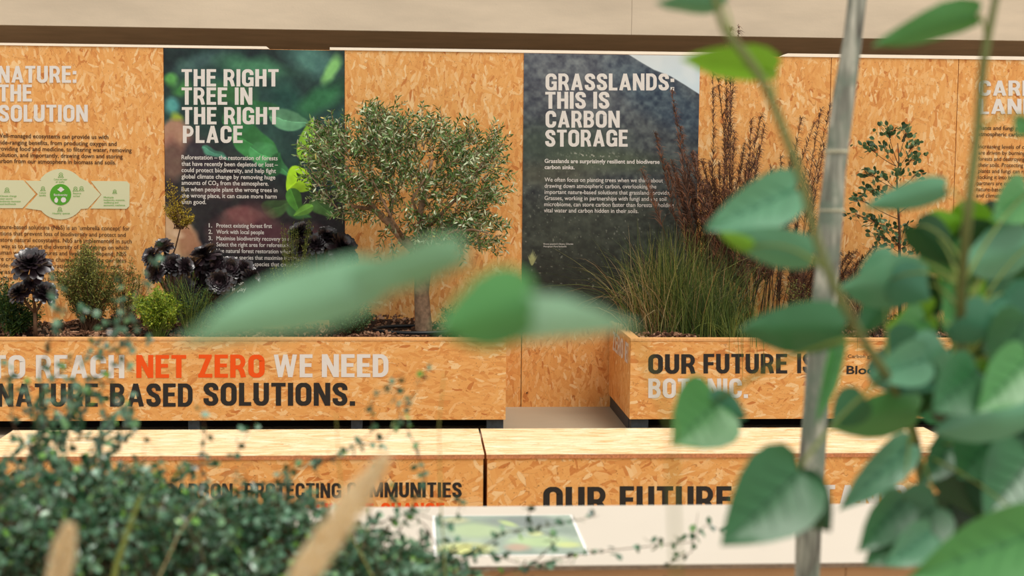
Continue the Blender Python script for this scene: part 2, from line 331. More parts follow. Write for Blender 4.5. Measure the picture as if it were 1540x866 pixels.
# Bold condensed capitals drawn as strokes (a grotesque like the signs')
def arc(cx, cy, rx, ry, a0, a1, n=10):
    return [(cx+rx*math.cos(math.radians(a0+(a1-a0)*i/n)), cy+ry*math.sin(math.radians(a0+(a1-a0)*i/n))) for i in range(n+1)]
T = .198   # stroke weight against capital height 1
def cond(ch):
    h = T/2; W = .58; l = h; r = W-h; t = 1-h*.86; b = h*.86; V = []   # V: list of (polyline, weight)
    HW = T*.82
    if ch == 'I': return T, [([(h, 0), (h, 1)], T)]
    if ch == 'H': return W, [([(l, 0), (l, 1)], T), ([(r, 0), (r, 1)], T), ([(l, .52), (r, .52)], HW)]
    if ch == 'E': return .49, [([(l, 0), (l, 1)], T), ([(l, 1-HW/2), (.49, 1-HW/2)], HW), ([(l, .53), (.45, .53)], HW), ([(l, HW/2), (.49, HW/2)], HW)]
    if ch == 'F': return .47, [([(l, 0), (l, 1)], T), ([(l, 1-HW/2), (.47, 1-HW/2)], HW), ([(l, .50), (.44, .50)], HW)]
    if ch == 'L': return .46, [([(l, 0), (l, 1)], T), ([(l, HW/2), (.46, HW/2)], HW)]
    if ch == 'T': return .54, [([(.27, 0), (.27, 1)], T), ([(0, 1-HW/2), (.54, 1-HW/2)], HW)]
    if ch == 'N': return .62, [([(h*.95, 0), (h*.95, 1)], T*.95), ([(.62-h*.95, 0), (.62-h*.95, 1)], T*.95), ([(h*1.1, 1.0), (.62-h*1.1, 0)], T*.98)]
    if ch == 'M': return .78, [([(h*.9, 0), (h*.9, 1)], T*.9), ([(.78-h*.9, 0), (.78-h*.9, 1)], T*.9), ([(h*1.0, 1), (.39, .05)], T*.8), ([(.78-h, 1), (.39, .05)], T*.8)]
    if ch == 'A': return .66, [([(.10, 0), (.33, 1)], T*.95), ([(.56, 0), (.33, 1)], T*.95), ([(.16, .27), (.5, .27)], HW*.9)]
    if ch == 'V': return .62, [([(.1, 1), (.31, 0)], T*.95), ([(.52, 1), (.31, 0)], T*.95)]
    if ch == 'W': return .92, [([(.1, 1), (.27, 0)], T*.85), ([(.46, 1), (.27, 0)], T*.8), ([(.46, 1), (.65, 0)], T*.8), ([(.82, 1), (.65, 0)], T*.85)]
    if ch == 'Z': return .52, [([(0.02, 1-HW/2), (.5, 1-HW/2)], HW), ([(.40, .9), (.12, .1)], T*.95), ([(0, HW/2), (.52, HW/2)], HW)]
    if ch == 'Y': return .6, [([(.3, 0), (.3, .5)], T), ([(.1, 1), (.3, .4)], T*.9), ([(.5, 1), (.3, .4)], T*.9)]
    if ch == 'U': return W, [([(l, 1), (l, .3)]+arc(W/2, .3, W/2-h, .3-b, 180, 360, 12)+[(r, 1)], T)]
    if ch == 'O': return .6, [(arc(.3, .72, .3-h, .28-b, 0, 180, 10)+arc(.3, .28, .3-h, .28-b, 180, 360, 10)+[(.6-h, .72), (.6-h, .73)], T)]
    if ch == 'C': return .58, [([(W-h, .64)]+arc(W/2, .72, W/2-h, .28-b, 5, 180, 10)+arc(W/2, .28, W/2-h, .28-b, 180, 355, 10)+[(W-h, .37)], T)]
    if ch == 'G': return .6, [([(.6-h, .66)]+arc(.3, .72, .3-h, .28-b, 5, 180, 10)+arc(.3, .28, .3-h, .28-b, 180, 340, 10), T), ([(.6-h*.9, 0.02), (.6-h*.9, .5)], T*.9), ([(.32, .46), (.6, .46)], HW*.9)]
    if ch == 'D': return W, [([(l, 0), (l, 1)], T), ([(l, 1-HW/2), (.28, 1-HW/2)]+arc(.26, .66, r-.26, .34-HW/2, 80, 0, 6)+arc(.26, .34, r-.26, .34-HW/2, 0, -80, 6)+[(.28, HW/2), (l, HW/2)], T*.92)]
    if ch in 'PRB':
        S = [([(l, 0), (l, 1)], T)]
        y0 = .45 if ch != 'B' else .53
        S.append(([(l, 1-HW/2), (.3, 1-HW/2)]+arc(.3, (1-HW/2+y0)/2, r-.3-.01, (1-HW/2-y0)/2, 85, -85, 8)+[(.3, y0), (l, y0)], T*.86))
        if ch == 'R': S.append(([(.33, .45), (.42, .3), (r+.01, 0)], T*.95))
        if ch == 'B': S.append(([(.3, .5)]+arc(.31, (.5+HW/2)/2, r-.31, (.5-HW/2)/2, 85, -85, 8)+[(.3, HW/2), (l, HW/2)], T*.92))
        return W, S
    if ch == 'S': return .56, [([(.56-h, .68)]+arc(.28, .745, .28-h, .255-b, 0, 190, 10)+[(.18, .57), (.40, .44)]+arc(.28, .255, .28-h, .255-b, 10, -180, 10)+[(h, .33)], T)]
    if ch == '.': return T, [([(h, 0), (h, T)], T)]
    if ch == ',': return T, [([(h, 0), (h, T)], T), ([(h*1.2, 0), (h*.6, -.14)], T*.5)]
    if ch == ':': return T, [([(h, 0), (h, T)], T), ([(h, .5), (h, .5+T)], T)]
    if ch == '-': return .3, [([(0, .36), (.3, .36)], HW)]
    return .22, []
def stroke_mesh(pl, w):
    pl = [np.array(p, float) for p in pl]; out = []; n = len(pl)
    for i, p in enumerate(pl):
        a = nrm(p-pl[i-1]) if i > 0 else None; b = nrm(pl[i+1]-p) if i < n-1 else None
        if a is None: t = b; k = 1
        elif b is None: t = a; k = 1
        else: t = nrm(a+b); k = 1/max(.75, abs(np.dot(t, a)))
        nn = np.array([-t[1], t[0]]); out += [p+nn*w/2*k, p-nn*w/2*k]
    return out, [(2*i, 2*i+1, 2*i+3, 2*i+2) for i in range(n-1)]
def heading(mb, txt, x0, x1, base, cap, frame, mat=0):
    """frame(px,py)->3D point; every stroke sits a hair in front of the last so none fight"""
    x = 0; items = []
    for ch in txt:
        w, S = cond(ch)
        for pl, sw in S: items.append((x, ch, pl, sw))
        x += w+.085
    tot = x-.085
    for k, (ox, ch, pl, sw) in enumerate(items):
        v, f = stroke_mesh(pl, sw); P = []
        for q in v:
            yy = min(max(q[1], 0 if ch != ',' else -.2), 1.0)
            P.append(frame(x0+(x1-x0)*(q[0]+ox)/tot, base-cap*yy, (k % 4)*.00012))
        mb.add(P, f, mat)
def planeY(Y): return lambda px, py, e=0: at(px, py, Y-e)
# ------------------------------------------------------------------ setting
DW = 9.747; ZT = 2.444
def struct(name, mb, m, **k): o = mb.build(name, m, **k); o['kind'] = 'structure'; return o
b = MB(); b.box(-14, 14, -4, 18, -.12, 0); struct('floor', b, M['floor'])
wall = bpy.data.objects.new('wall_back', None); SC.collection.objects.link(wall); wall['kind'] = 'structure'; wall.location = (0, DW+.05, 0)
xs = [at(246, 71, DW)[0]-2.44, at(246, 71, DW)[0]-1.22, at(246, 71, DW)[0], at(518, 75, DW)[0], at(784.5, 500, DW)[0], at(1250.5, 86, DW)[0], at(1442, 90, DW)[0], at(1442, 90, DW)[0]+.95, at(1442, 90, DW)[0]+2.0]
for i in range(len(xs)-1):
    b = MB(); b.box(xs[i]+.0025, xs[i+1]-.0025, DW, DW+.018, .0, ZT); b.build('panel', M['osb_wall'], wall)
b = MB(); b.box(xs[0], xs[-1], DW+.02, DW+.12, 0, ZT-.01); b.build('backing', M['shadow_black'], wall)
# cream strips paint the sun on the wall's capping edge, gaps its beam shadows
for (p0, p1, sl_) in ((-150, 405, (0, .02)), (496, 1098, (0, 0)), (1174, 1700, (.05, 0))):
    y0 = 68+.0133*p0
    A = at(p0, y0, DW-.004)[0]; B = at(p1, y0, DW-.004)[0]
    h0 = .012+.009*max(p0, 0)/1540; h1 = .012+.009*p1/1540
    V = [(A, DW-.006, ZT+.001), (B, DW-.006, ZT+.001), (B-sl_[1], DW-.006, ZT+h1+.004), (A+sl_[0], DW-.006, ZT+h0+.004)]
    V += [(x, DW+.1, z) for x, y, z in V]
    b = MB(); b.add(V, [(0, 1, 2, 3), (7, 6, 5, 4), (0, 4, 5, 1), (3, 2, 6, 7), (0, 3, 7, 4), (1, 5, 6, 2)]); b.build('sunlit_capping', M['cream'], wall)
# screw hole near the foot of the wall
b = MB(); p = at(792.5, 590.5, DW-.001); b.tube([p, p+np.array([0, -.002, 0])], .005, 8); b.build('screw', M['shadow_black'], wall)
# concrete lintel and soffit of the building behind
YL = 11.6; zl = at(770, 49.3, YL)[2]
bl = bpy.data.objects.new('wall_rear', None); SC.collection.objects.link(bl); bl['kind'] = 'structure'; bl.location = (0, YL+1, 0)
xj = at(950, 30, YL)[0]
for xa, xb in ((-12, xj-.0012), (xj+.0012, 12)): b = MB(); b.box(xa, xb, YL, YL+.06, zl, zl+3.5); b.build('lintel', M['concrete'], bl)
b = MB(); b.box(-12, 12, YL+.05, YL+4, zl+.01, zl+.1); b.build('soffit', M['soffit'], bl)
b = MB(); b.box(-12, 12, YL+3.9, YL+4.1, 0, zl+.1); b.build('recess', M['soffit'], bl)
# ------------------------------------------------------------------ wall lettering and the diagram
def wall_text(lines, m, parent, name='lettering', off=.0, Y=DW-.003):
    mb = MB()
    for ln in lines: text_plane(mb, *ln[:5], Y, off, 0, slant=-.013)
    return mb.build(name, m, parent)
mb = MB(); F = planeY(DW-.003)
for t_, a, c, y in (('NATURE:', -3, 115, 124.5), ('THE', -2, 48, 152.5), ('SOLUTION', -2, 132, 183)): mb = MB(); heading(mb, t_, a, c, y, 25.5, F); mb.build('heading', M['white_ink'], wall)
wall_text([('Well-managed ecosystems can provide us with', -5, 163, 207, 6.3), ('wide-ranging benefits, from producing oxygen and', -6, 175.5, 217, 6.3),
           ('providing food and medicine, to filtering water, removing', -6, 198, 226.3, 6.3), ('pollution, and importantly, drawing down and storing', -6, 184.5, 235.8, 6.3),
           ('carbon from our atmosphere in biomass and soils.', -6, 174.5, 245, 6.3)], M['brown_ink'], wall, 'paragraph', .012)
wall_text([('Nature-based solutions (NbS) is an \u2018umbrella concept\u2019 for', -7, 195, 344, 6.3), ('actions that prevent loss of biodiversity and protect and', -7, 189, 353.6, 6.3),
           ('restore natural ecosystems. NbS are implemented in such', -7, 198, 363.2, 6.3), ('a way as to support the diversity of living things on which', -4, 193, 372.8, 6.3),
           ('human wellbeing, cultures and livelihoods depend. NbS', -6, 190, 382.4, 6.3), ('are critical to acclimate change and housing our lives', -6, 190, 392, 6.3),
           ('wide-ranging and restorative ecosystem services.', -6, 180, 401.6, 6.3), ('Grasslands, for example, are a landscape that', -6, 201, 411.2, 6.3),
           ('involve working with plants and people, for', -6, 150, 420.8, 6.3), ('all of us all.', -6, 22, 430.4, 6.3)], M['brown_ink'], wall, 'paragraph', .004)
mb = MB(); heading(mb, 'CARBON', 1472, 1600, 144, 23, F); mb.build('heading', M['white_ink'], wall); mb = MB(); heading(mb, 'LANDS', 1472, 1580, 171.5, 23, F); mb.build('heading', M['white_ink'], wall)
wall_text([('Plants and fungi play', 1471, 1541, 195, 6.2), ('atmospheric carbon in', 1471, 1549, 204.3, 6.2)], M['brown_ink'], wall, 'paragraph', .012)
wall_text([('Increasing levels of carbon', 1471, 1560, 223, 6.2), ('are driven by burning fossil', 1471, 1560, 232.3, 6.2), ('forests and destroying', 1471, 1541, 241.4, 6.2),
           ('their soils. Protecting and', 1471, 1552, 250.6, 6.2), ('plants and fungi can rapid', 1471, 1552, 259.8, 6.2), ('locking it into biomass.', 1471, 1543, 269, 6.2),
           ('partners are contributing', 1469, 1548, 278.2, 6.2), ('nature-based solutions', 1468, 1541, 287.4, 6.2), ('and climate change.', 1468, 1533, 296.6, 6.2)], M['brown_ink'], wall, 'paragraph', .004)
def poly_plane(mb, pts, Y, mat=0, thick=.0): 
    P = [at(x, y, Y) for x, y in pts]; mb.add(P, [tuple(range(len(P)))], mat)
def slab(mb, pts, Y, th=.002):
    P = [at(x, y, Y) for x, y in pts]; n = len(P); Q = [p+np.array([0, th, 0]) for p in P]
    mb.add(P+Q, [tuple(range(n))]+[(i, (i+1) % n, n+(i+1) % n, n+i) for i in range(n)])
dg_ = empty('diagram', at(91, 292, DW-.003), 'pale green printed flow diagram with a green disc in the middle, left wall panel', 'diagram')
mb = MB(); slab(mb, [(-12, 270.5), (35, 271), (53.5, 292), (34, 313), (-12, 313)], DW-.0035); mb.build('left_arrow', M['pale_green'], dg_)
a0 = [(38, 271.5), (62, 271.8)]+[(91+38*math.cos(math.radians(q)), 292-38*math.sin(math.radians(q))) for q in range(145, 34, -8)]+[(132, 273), (151.5, 292.5), (132, 313.5)]+[(91+38*math.cos(math.radians(q)), 292-38*math.sin(math.radians(q))) for q in range(-36, -147, -8)]+[(38, 313), (57, 292)]
mb = MB(); slab(mb, a0, DW-.0035); mb.build('centre_shape', M['pale_green'], dg_)
mb = MB(); slab(mb, [(136.5, 272), (191, 272.5), (195, 277), (194.5, 310), (190, 314), (136, 313.5), (152.5, 292.5)], DW-.0035); mb.build('right_arrow', M['pale_green'], dg_)
circ = lambda cx, cy, r, n=24, ry=None: [(cx+r*math.cos(2*math.pi*i/n), cy-(ry or r)*math.sin(2*math.pi*i/n)) for i in range(n)]
mb = MB(); slab(mb, circ(91, 292.5, 16), DW-.0055); mb.build('green_disc', M['green_ink'], dg_)
mb = MB(); FY = DW-.0065
poly_plane(mb, circ(91.5, 284, 3, 8), FY); poly_plane(mb, [(86, 285), (89, 283), (91, 286), (94, 283), (97, 285), (91.5, 289)], FY-.0002)
poly_plane(mb, [(84.5, 296), (87.5, 300), (86.5, 304), (84.5, 305), (82, 303.5), (81.5, 300)], FY); poly_plane(mb, circ(95.5, 300.5, 4.2, 7), FY)
text_plane(mb, 'Biodiversity', 81, 101.5, 294.5, 3.2, FY, .01); mb.build('icon', M['white_ink'], dg_)
def ring(mb, pts, w, Y):
    for i in range(len(pts)):
        p, q = np.array(pts[i], float), np.array(pts[(i+1) % len(pts)], float); t = nrm(np.append(q-p, 0))[:2]; n = np.array([-t[1], t[0]])*w/2
        poly_plane(mb, [p+n, q+n, q-n, p-n], Y)
for cx, cy, s_ in ((91.5, 262.5, 4.2), (64.5, 283, 3.8), (113.5, 283.5, 4), (122.5, 283, 4), (90, 314, 3.8), (10.5, 285, 4.2), (172.5, 287.5, 3.4)):
    mb = MB(); ring(mb, circ(cx, cy, s_*.7, 7), .55, DW-.0055); ring(mb, [(cx-s_, cy+s_), (cx, cy-s_*.2), (cx+s_, cy+s_)], .5, DW-.0057); mb.build('icon', M['green_ink'], dg_)
mb = MB()
for t_, a, c, y in (('Carbon and water', 81, 101, 271), ('air quality', 84, 97, 274.6), ('Cultural', 59, 69, 291.2), ('benefits', 59, 69, 295), ('Resources', 110, 122, 292), ('and food', 110, 120, 296), ('Healthy spaces', 79, 105, 322),
                   ('Climate change', 0, 25, 296), ('water security', 0, 19, 300), ('biodiversity restoration', 0, 31, 304), ('and livelihoods', 0, 24, 308),
                   ('Multiple', 156, 171, 298), ('biodiversity, economic,', 156, 188, 302), ('wellbeing and', 156, 178, 305.8), ('economic resilience', 156, 188, 309.8)):
    mb = MB(); text_plane(mb, t_, a, c, y, 2.6, DW-.0055, .0); mb.build('caption', M['green_ink'], dg_)
bp = MB(); slab(bp, [(1468, 310), (1570, 312), (1570, 352), (1467, 350)], DW-.004)
tag(bp.build('picture_print', M['pale_blue']), 'pale blue print on the far right wall panel under its paragraph', 'print')
# ------------------------------------------------------------------ posters
def vnoise(x, y, s, seed):
    r = np.random.default_rng(seed); g = r.random((64, 64))
    X = x/s; Y = y/s; i = np.floor(X).astype(int); j = np.floor(Y).astype(int); fx = X-i; fy = Y-j; fx = fx*fx*(3-2*fx); fy = fy*fy*(3-2*fy)
    G = lambda a, c: g[a % 64, c % 64]
    return (G(i, j)*(1-fx)+G(i+1, j)*fx)*(1-fy)+(G(i, j+1)*(1-fx)+G(i+1, j+1)*fx)*fy
def fbm(x, y, s, seed, o=4): return sum(vnoise(x, y, s/2**k, seed+k)/2**k for k in range(o))/sum(1/2**k for k in range(o))
def blob(I, x, y, cx, cy, rx, ry, ang, col, soft=.25, al=1.):
    c, s = math.cos(math.radians(ang)), math.sin(math.radians(ang)); dx = x-cx; dy = y-cy
    d = np.sqrt(((dx*c+dy*s)/rx)**2+((-dx*s+dy*c)/ry)**2)
    a = np.clip((1-d)/soft+.5, 0, 1)[..., None]*al; return I*(1-a)+np.array(col, float)*a
def leafb(I, x, y, x0, y0, x1, y1, w, col, soft=1.5, al=1.):
    L = math.hypot(x1-x0, y1-y0); ux, uy = (x1-x0)/L, (y1-y0)/L; t = ((x-x0)*ux+(y-y0)*uy)/L; v = -(x-x0)*uy+(y-y0)*ux
    tt = np.clip(t, 0, 1); hw = w/2*np.clip(np.sin(np.pi*tt**.62), 0, 1)**.85
    a = np.clip((hw-np.abs(v))/soft+.3, 0, 1)*((t > 0) & (t < 1))*al
    vein = np.clip(1-np.abs(v)/1.2, 0, 1)*.25
    C = np.array(col, float)*(.82+.4*fbm(x, y, 18, 77, 3)[..., None])*(1+vein[..., None]+.10*np.sign(v)[..., None]); return I*(1-a[..., None])+C*a[..., None]
def poly_in(x, y, pts):
    ins = np.zeros(x.shape, bool); n = len(pts)
    for i in range(n):
        (ax, ay), (bx, by) = pts[i], pts[(i+1) % n]
        cnd = ((ay > y) != (by > y)) & (x < (bx-ax)*(y-ay)/((by-ay) or 1e-9)+ax); ins ^= cnd
    return ins
def paint1(x, y):
    y = y+.0155*(x-246); wx = (fbm(x, y, 34, 5, 3)-.5)*16; wy = (fbm(x, y, 34, 15, 3)-.5)*16; x0_, y0_ = x, y; x = x+wx; y = y+wy
    I = np.zeros(x.shape+(3,))+np.array((34, 58, 54)); n = fbm(x, y, 60, 3)[..., None]; I = I+(n-.5)*np.array((30, 70, 56))
    B = lambda *a: blob(I, x, y, *a)
    for a in ((300, 95, 40, 12, -20, (62, 92, 88), 1.), (380, 100, 45, 14, 10, (70, 128, 92), 1.), (470, 90, 40, 20, 20, (76, 120, 110), 1.), (430, 150, 30, 22, 40, (34, 76, 66), 1.), (500, 105, 9, 22, 30, (130, 190, 110), .8),
              (480, 150, 40, 16, -30, (50, 110, 70), .9), (257, 120, 9, 8, 0, (90, 160, 80), .9), (257, 157, 10, 14, 20, (78, 150, 146), .8), (275, 130, 14, 8, -20, (60, 120, 60), .9), (320, 160, 40, 20, 20, (30, 66, 48), .9),
              (350, 140, 30, 16, 20, (56, 110, 62), .9), (262, 176, 10, 8, 30, (150, 170, 60), .9)): I = B(*a)
    I = blob(I, x, y, 300, 290, 75, 85, 0, (40, 36, 38), .5); I = blob(I, x, y, 380, 330, 90, 60, 0, (38, 34, 36), .5); I = blob(I, x, y, 480, 350, 60, 60, 0, (34, 30, 32), .5)
    I = blob(I, x, y, 262, 205, 28, 26, 35, (166, 124, 102), .35); I = blob(I, x, y, 258, 240, 18, 28, 10, (110, 84, 72), .6); I = blob(I, x, y, 300, 235, 22, 30, -30, (52, 46, 52), .5)
    for a in ((345, 195, 425, 240, 46, (58, 132, 66)), (330, 180, 420, 160, 40, (44, 104, 60)), (405, 175, 470, 185, 34, (96, 150, 110)), (372, 215, 440, 262, 36, (70, 142, 84)), (300, 220, 345, 240, 14, (74, 136, 110)),
              (400, 265, 420, 225, 28, (40, 92, 52)), (430, 300, 470, 330, 26, (56, 100, 50)), (395, 320, 440, 300, 30, (62, 92, 48)), (470, 300, 505, 330, 30, (70, 108, 52))): I = leafb(I, x, y, *a, 3., .9)
    I = blob(I, x, y, 365, 345, 50, 36, -15, (98, 62, 62), .5); I = blob(I, x, y, 360, 320, 26, 12, 10, (124, 78, 76), .6); I = blob(I, x, y, 430, 360, 70, 24, 5, (84, 50, 56), .6); I = blob(I, x, y, 330, 285, 40, 10, 0, (88, 64, 62), 1.)
    I = blob(I, x, y, 250, 370, 48, 60, -25, (200, 160, 122), .18); I = blob(I, x, y, 285, 372, 14, 46, -20, (176, 128, 94), .5); I = blob(I, x, y, 266, 425, 20, 26, 20, (150, 108, 80), .5); I = blob(I, x, y, 300, 440, 30, 40, 0, (22, 20, 20), .5); I = blob(I, x, y, 400, 462, 200, 82, 0, (32, 28, 30), .5)
    I = blob(I, x, y, 262, 346, 12, 5, 10, (214, 178, 142), .8)
    x = x0_+wx*.2; y = y0_+wy*.2
    I = leafb(I, x, y, 457, 242, 470, 176, 32, (150, 206, 60), 1.2); I = leafb(I, x, y, 466, 245, 492, 195, 24, (110, 170, 50), 1.2); I = leafb(I, x, y, 462, 258, 430, 286, 46, (160, 210, 40), 1.2); I = leafb(I, x, y, 436, 282, 450, 322, 24, (72, 128, 46), 1.4)
    I = leafb(I, x, y, 470, 310, 440, 324, 16, (100, 150, 56), 1.4)
    return I+(fbm(x, y, 5, 9, 2)[..., None]-.5)*14+(fbm(x, y, 16, 19, 3)[..., None]-.5)*np.array((24, 36, 24))
def paint2(x, y):
    y = y+.0155*(x-788)
    t = np.clip((y-80)/400, 0, 1)[..., None]
    I = (1-t)*np.array((84, 90, 98))+t*np.array((46, 50, 40))
    I = blob(I, x, y, 850, 110, 90, 60, 20, (104, 106, 110), 1., .5); I = blob(I, x, y, 1000, 150, 90, 30, 33, (58, 78, 94), .8, .6)
    g = fbm(x+y*.8, y-x*.5, 26, 21)[..., None]; I = I+(g-.5)*np.array((24, 27, 25)); f2 = fbm(x, y, 7, 31, 3)[..., None]; I = I+(f2-.5)*np.array((74, 78, 64))
    I = blob(I, x, y, 840, 215, 90, 30, 0, (62, 78, 60), 1., .55); I = blob(I, x, y, 920, 240, 80, 16, 4, (84, 96, 70), 1., .6); I = blob(I, x, y, 830, 260, 70, 18, 0, (90, 88, 66), 1., .5)
    I = blob(I, x, y, 900, 340, 130, 50, 0, (58, 62, 48), 1., .5); I = blob(I, x, y, 860, 430, 120, 50, 0, (36, 38, 30), 1., .7)
    sp = np.clip((fbm(x, y, 3.2, 51, 2)-.78)*9, 0, 1)[..., None]*np.clip((y-215)/60, 0, 1)[..., None]*.55; I = I*(1-sp)+np.array((176, 176, 158))*sp
    sp = np.clip((fbm(x, y, 2.6, 61, 2)-.62)*9, 0, 1)*np.exp(-((x-895)/45)**2-((y-231-.03*(x-890))/4)**2); I = I*(1-sp[..., None])+np.array((200, 196, 180))*sp[..., None]
    for k in range(7): I = leafb(I, x, y, 803, 398, 797+k*2.4, 373+abs(k-3)*3, 3, (148, 150, 100), 1., .8)
    ridge = np.interp(x, [930, 945, 963, 983, 1009, 1030, 1053], [74, 82, 93, 104.5, 114.6, 127, 141.5])
    sky = np.clip((ridge-y)/1.5, 0, 1)[..., None]
    S = (1-np.clip((y-80)/55, 0, 1)[..., None])*np.array((206, 214, 214))+np.clip((y-80)/55, 0, 1)[..., None]*np.array((206, 222, 228)); S = S+(fbm(x, y, 40, 71, 3)[..., None]-.5)*np.array((50, 34, 20))
    return I*(1-sky)+S*sky
def paint_table(x, y):
    I = np.zeros(x.shape+(3,))+np.array((150, 166, 152)); n = fbm(x, y*2.5, 34, 81)[..., None]; I = I+(n-.5)*np.array((60, 60, 50))
    for a in ((720, 800, 45, 12, 0, (176, 196, 150)), (700, 828, 40, 9, 0, (212, 214, 130)), (820, 818, 45, 8, 0, (180, 204, 150)), (800, 787, 60, 9, 0, (122, 132, 130)), (775, 790, 14, 4, 15, (186, 206, 140)), (690, 784, 20, 5, 0, (190, 190, 150)), (780, 826, 18, 5, 0, (190, 160, 140)), (815, 806, 12, 4, 0, (206, 214, 150)), (860, 823, 20, 4, 0, (200, 210, 140))):
        I = blob(I, x, y, *a, .8, .8)
    return I
def printed(name, x0, x1, y0, y1, nx, ny, to3, th, paint, mat, parent, pos):
    """a printed sheet: front grid carries the picture, plus a thin rim behind"""
    us = np.linspace(0, 1, nx+1); vs = np.linspace(0, 1, ny+1); U, Vv = np.meshgrid(us, vs); X = x0+(x1-x0)*U; Y = y0+(y1-y0)*Vv
    col = np.clip(paint(X, Y), 0, 255)/255; col = np.where(col <= .04045, col/12.92, ((col+.055)/1.055)**2.4)
    P = to3(U, Vv).reshape(-1, 3)-np.array(pos); me = bpy.data.meshes.new(name)
    I, J = np.meshgrid(np.arange(nx), np.arange(ny)); k = (J*(nx+1)+I).ravel(); F = np.stack([k, k+nx+1, k+nx+2, k+1], 1)
    me.from_pydata(P.tolist(), [], F.tolist()); me.materials.append(mat)
    ca = me.color_attributes.new('print', 'FLOAT_COLOR', 'POINT'); ca.data.foreach_set('color', np.concatenate([col.reshape(-1, 3), np.ones((col.size//3, 1))], 1).ravel())
    o = bpy.data.objects.new(name, me); SC.collection.objects.link(o); o.parent = parent; return o
def poster(xl, xr, yt, yb, paint, label, nx, ny):
    YP = DW-.006; A = at(xl, yt, YP); B = at(xr, yt+(xr-xl)*.0155, YP); zt = ZT-.002; zb = at(xl, yb, YP)[2]
    r = empty('poster', (A[0]/2+B[0]/2, YP, zb), label, 'poster')
    def to3(U, V): return np.stack([A[0]+(B[0]-A[0])*U, np.full(U.shape, YP), zt+(zb-zt)*V], -1)
    printed('picture', xl, xr, yt, yb, nx, ny, to3, .004, paint, M['print'], r, r.location)
    b = MB(); b.box(A[0], B[0], YP+.0005, DW-.0005, zb, zt); b.build('board', M['ledge'], r); return r
p1 = poster(246, 518, 72, 500, paint1, 'tall poster of green seedling leaves in soil headed THE RIGHT TREE IN THE RIGHT PLACE', 230, 360)
mb = MB(); F = planeY(DW-.0068)
for t_, a, c, y in (('THE RIGHT', 273, 419, 130), ('TREE IN', 273, 379.5, 157.5), ('THE RIGHT', 273.5, 420, 187), ('PLACE', 275, 365, 215)): mb = MB(); heading(mb, t_, a, c, y, 26, F); mb.build('heading', M['white_ink'], p1)
PY = DW-.0072
L1 = [('Reforestation \u2013 the restoration of forests', 273, 417.5, 239.5), ('that have recently been depleted or lost \u2013', 273, 418, 249.2), ('could protect biodiversity, and help fight', 273, 415, 258.7), ('global climate change by removing huge', 273, 414, 268.3),
      ('amounts of CO\u2082 from the atmosphere.', 273, 404, 277.8), ('But when people plant the wrong trees in', 273, 417, 287.5), ('the wrong place, it can cause more harm', 273, 416, 297), ('than good.', 273, 310, 306.5)]
mb = MB(); [text_plane(mb, t_, a, c, y, 6.4, PY, .010, slant=-.011) for t_, a, c, y in L1]; mb.build('paragraph', M['white_ink'], p1)
L2 = [('1.', 314, 319, 342, 'Protect existing forest first', 325.5, 409), ('2.', 313.5, 319.5, 351.5, 'Work with local people', 325.5, 397), ('3.', 313.5, 319.5, 361.2, 'Maximise biodiversity recovery to meet multiple goals', 325.5, 492),
      ('4.', 313.5, 319.5, 370.5, 'Select the right area for reforestation', 325.5, 441), ('5.', 313.5, 319.5, 380, 'Use natural forest restoration wherever possible', 325.5, 478), ('6.', 313.5, 319.5, 389.8, 'Select tree species that maximise biodiversity', 325.5, 462),
      ('7.', 313.5, 319.5, 399.5, 'Use resilient tree species that can adapt', 325.5, 452), ('', 0, 0, 409, 'to a changing climate', 325.5, 384), ('8.', 313.5, 319.5, 418.5, 'Plan ahead', 325.5, 368), ('9.', 313.5, 319.5, 428, 'Learn by doing', 325.5, 378), ('10.', 312, 320, 437.5, 'Make it pay', 325.5, 370)]
for n_, a, c, y, t_, d, e in L2:
    mb = MB()
    if n_: text_plane(mb, n_, a, c, y, 6.2, PY, .012); mb.build('list_number', M['white_ink'], p1); mb = MB()
    text_plane(mb, t_, d, e, y, 6.2, PY, .009, slant=-.011); mb.build('list_item', M['white_ink'], p1)
p2 = poster(788, 1053, 79, 486, paint2, 'tall poster of a grassy mountain slope headed GRASSLANDS: THIS IS CARBON STORAGE', 260, 380)
mb = MB()
for t_, a, c, y in (('GRASSLANDS:', 820.5, 1014, 136), ('THIS IS', 820, 916.5, 163.5), ('CARBON', 820.5, 932, 192), ('STORAGE', 820, 944, 220.5)): mb = MB(); heading(mb, t_, a, c, y, 25.5, F); mb.build('heading', M['white_ink'], p2)
L3 = [('Grasslands are surprisingly resilient and biodiverse', 819, 992, 245, .02), ('carbon sinks.', 819, 864, 254.2, .02), ('We often focus on planting trees when we think about', 819, 997, 273, .004), ('drawing down atmospheric carbon, overlooking the', 819, 987, 282.3, .004),
      ('important nature-based solutions that grasslands provide.', 819, 1008, 291.5, .004), ('Grasses, working in partnerships with fungi and the soil', 819, 1002, 300.7, .004), ('microbiome, can store carbon faster than forests \u2013 holding', 818.5, 1013, 310, .004), ('vital water and carbon hidden in their soils.', 818, 960, 319.2, .004)]
for t_, a, c, y, o_ in L3: mb = MB(); text_plane(mb, t_, a, c, y, 6.2, PY, o_, slant=-.008); mb.build('text_line', M['white_ink'], p2)
mb = MB()
text_plane(mb, 'Paramo grassland in Boyaca, Colombia', 817.5, 862, 367.8, 2.2, PY); text_plane(mb, 'Photograph: Maria Fernandez', 817.5, 852, 371.6, 2.2, PY); mb.build('paragraph', M['white_ink'], p2)
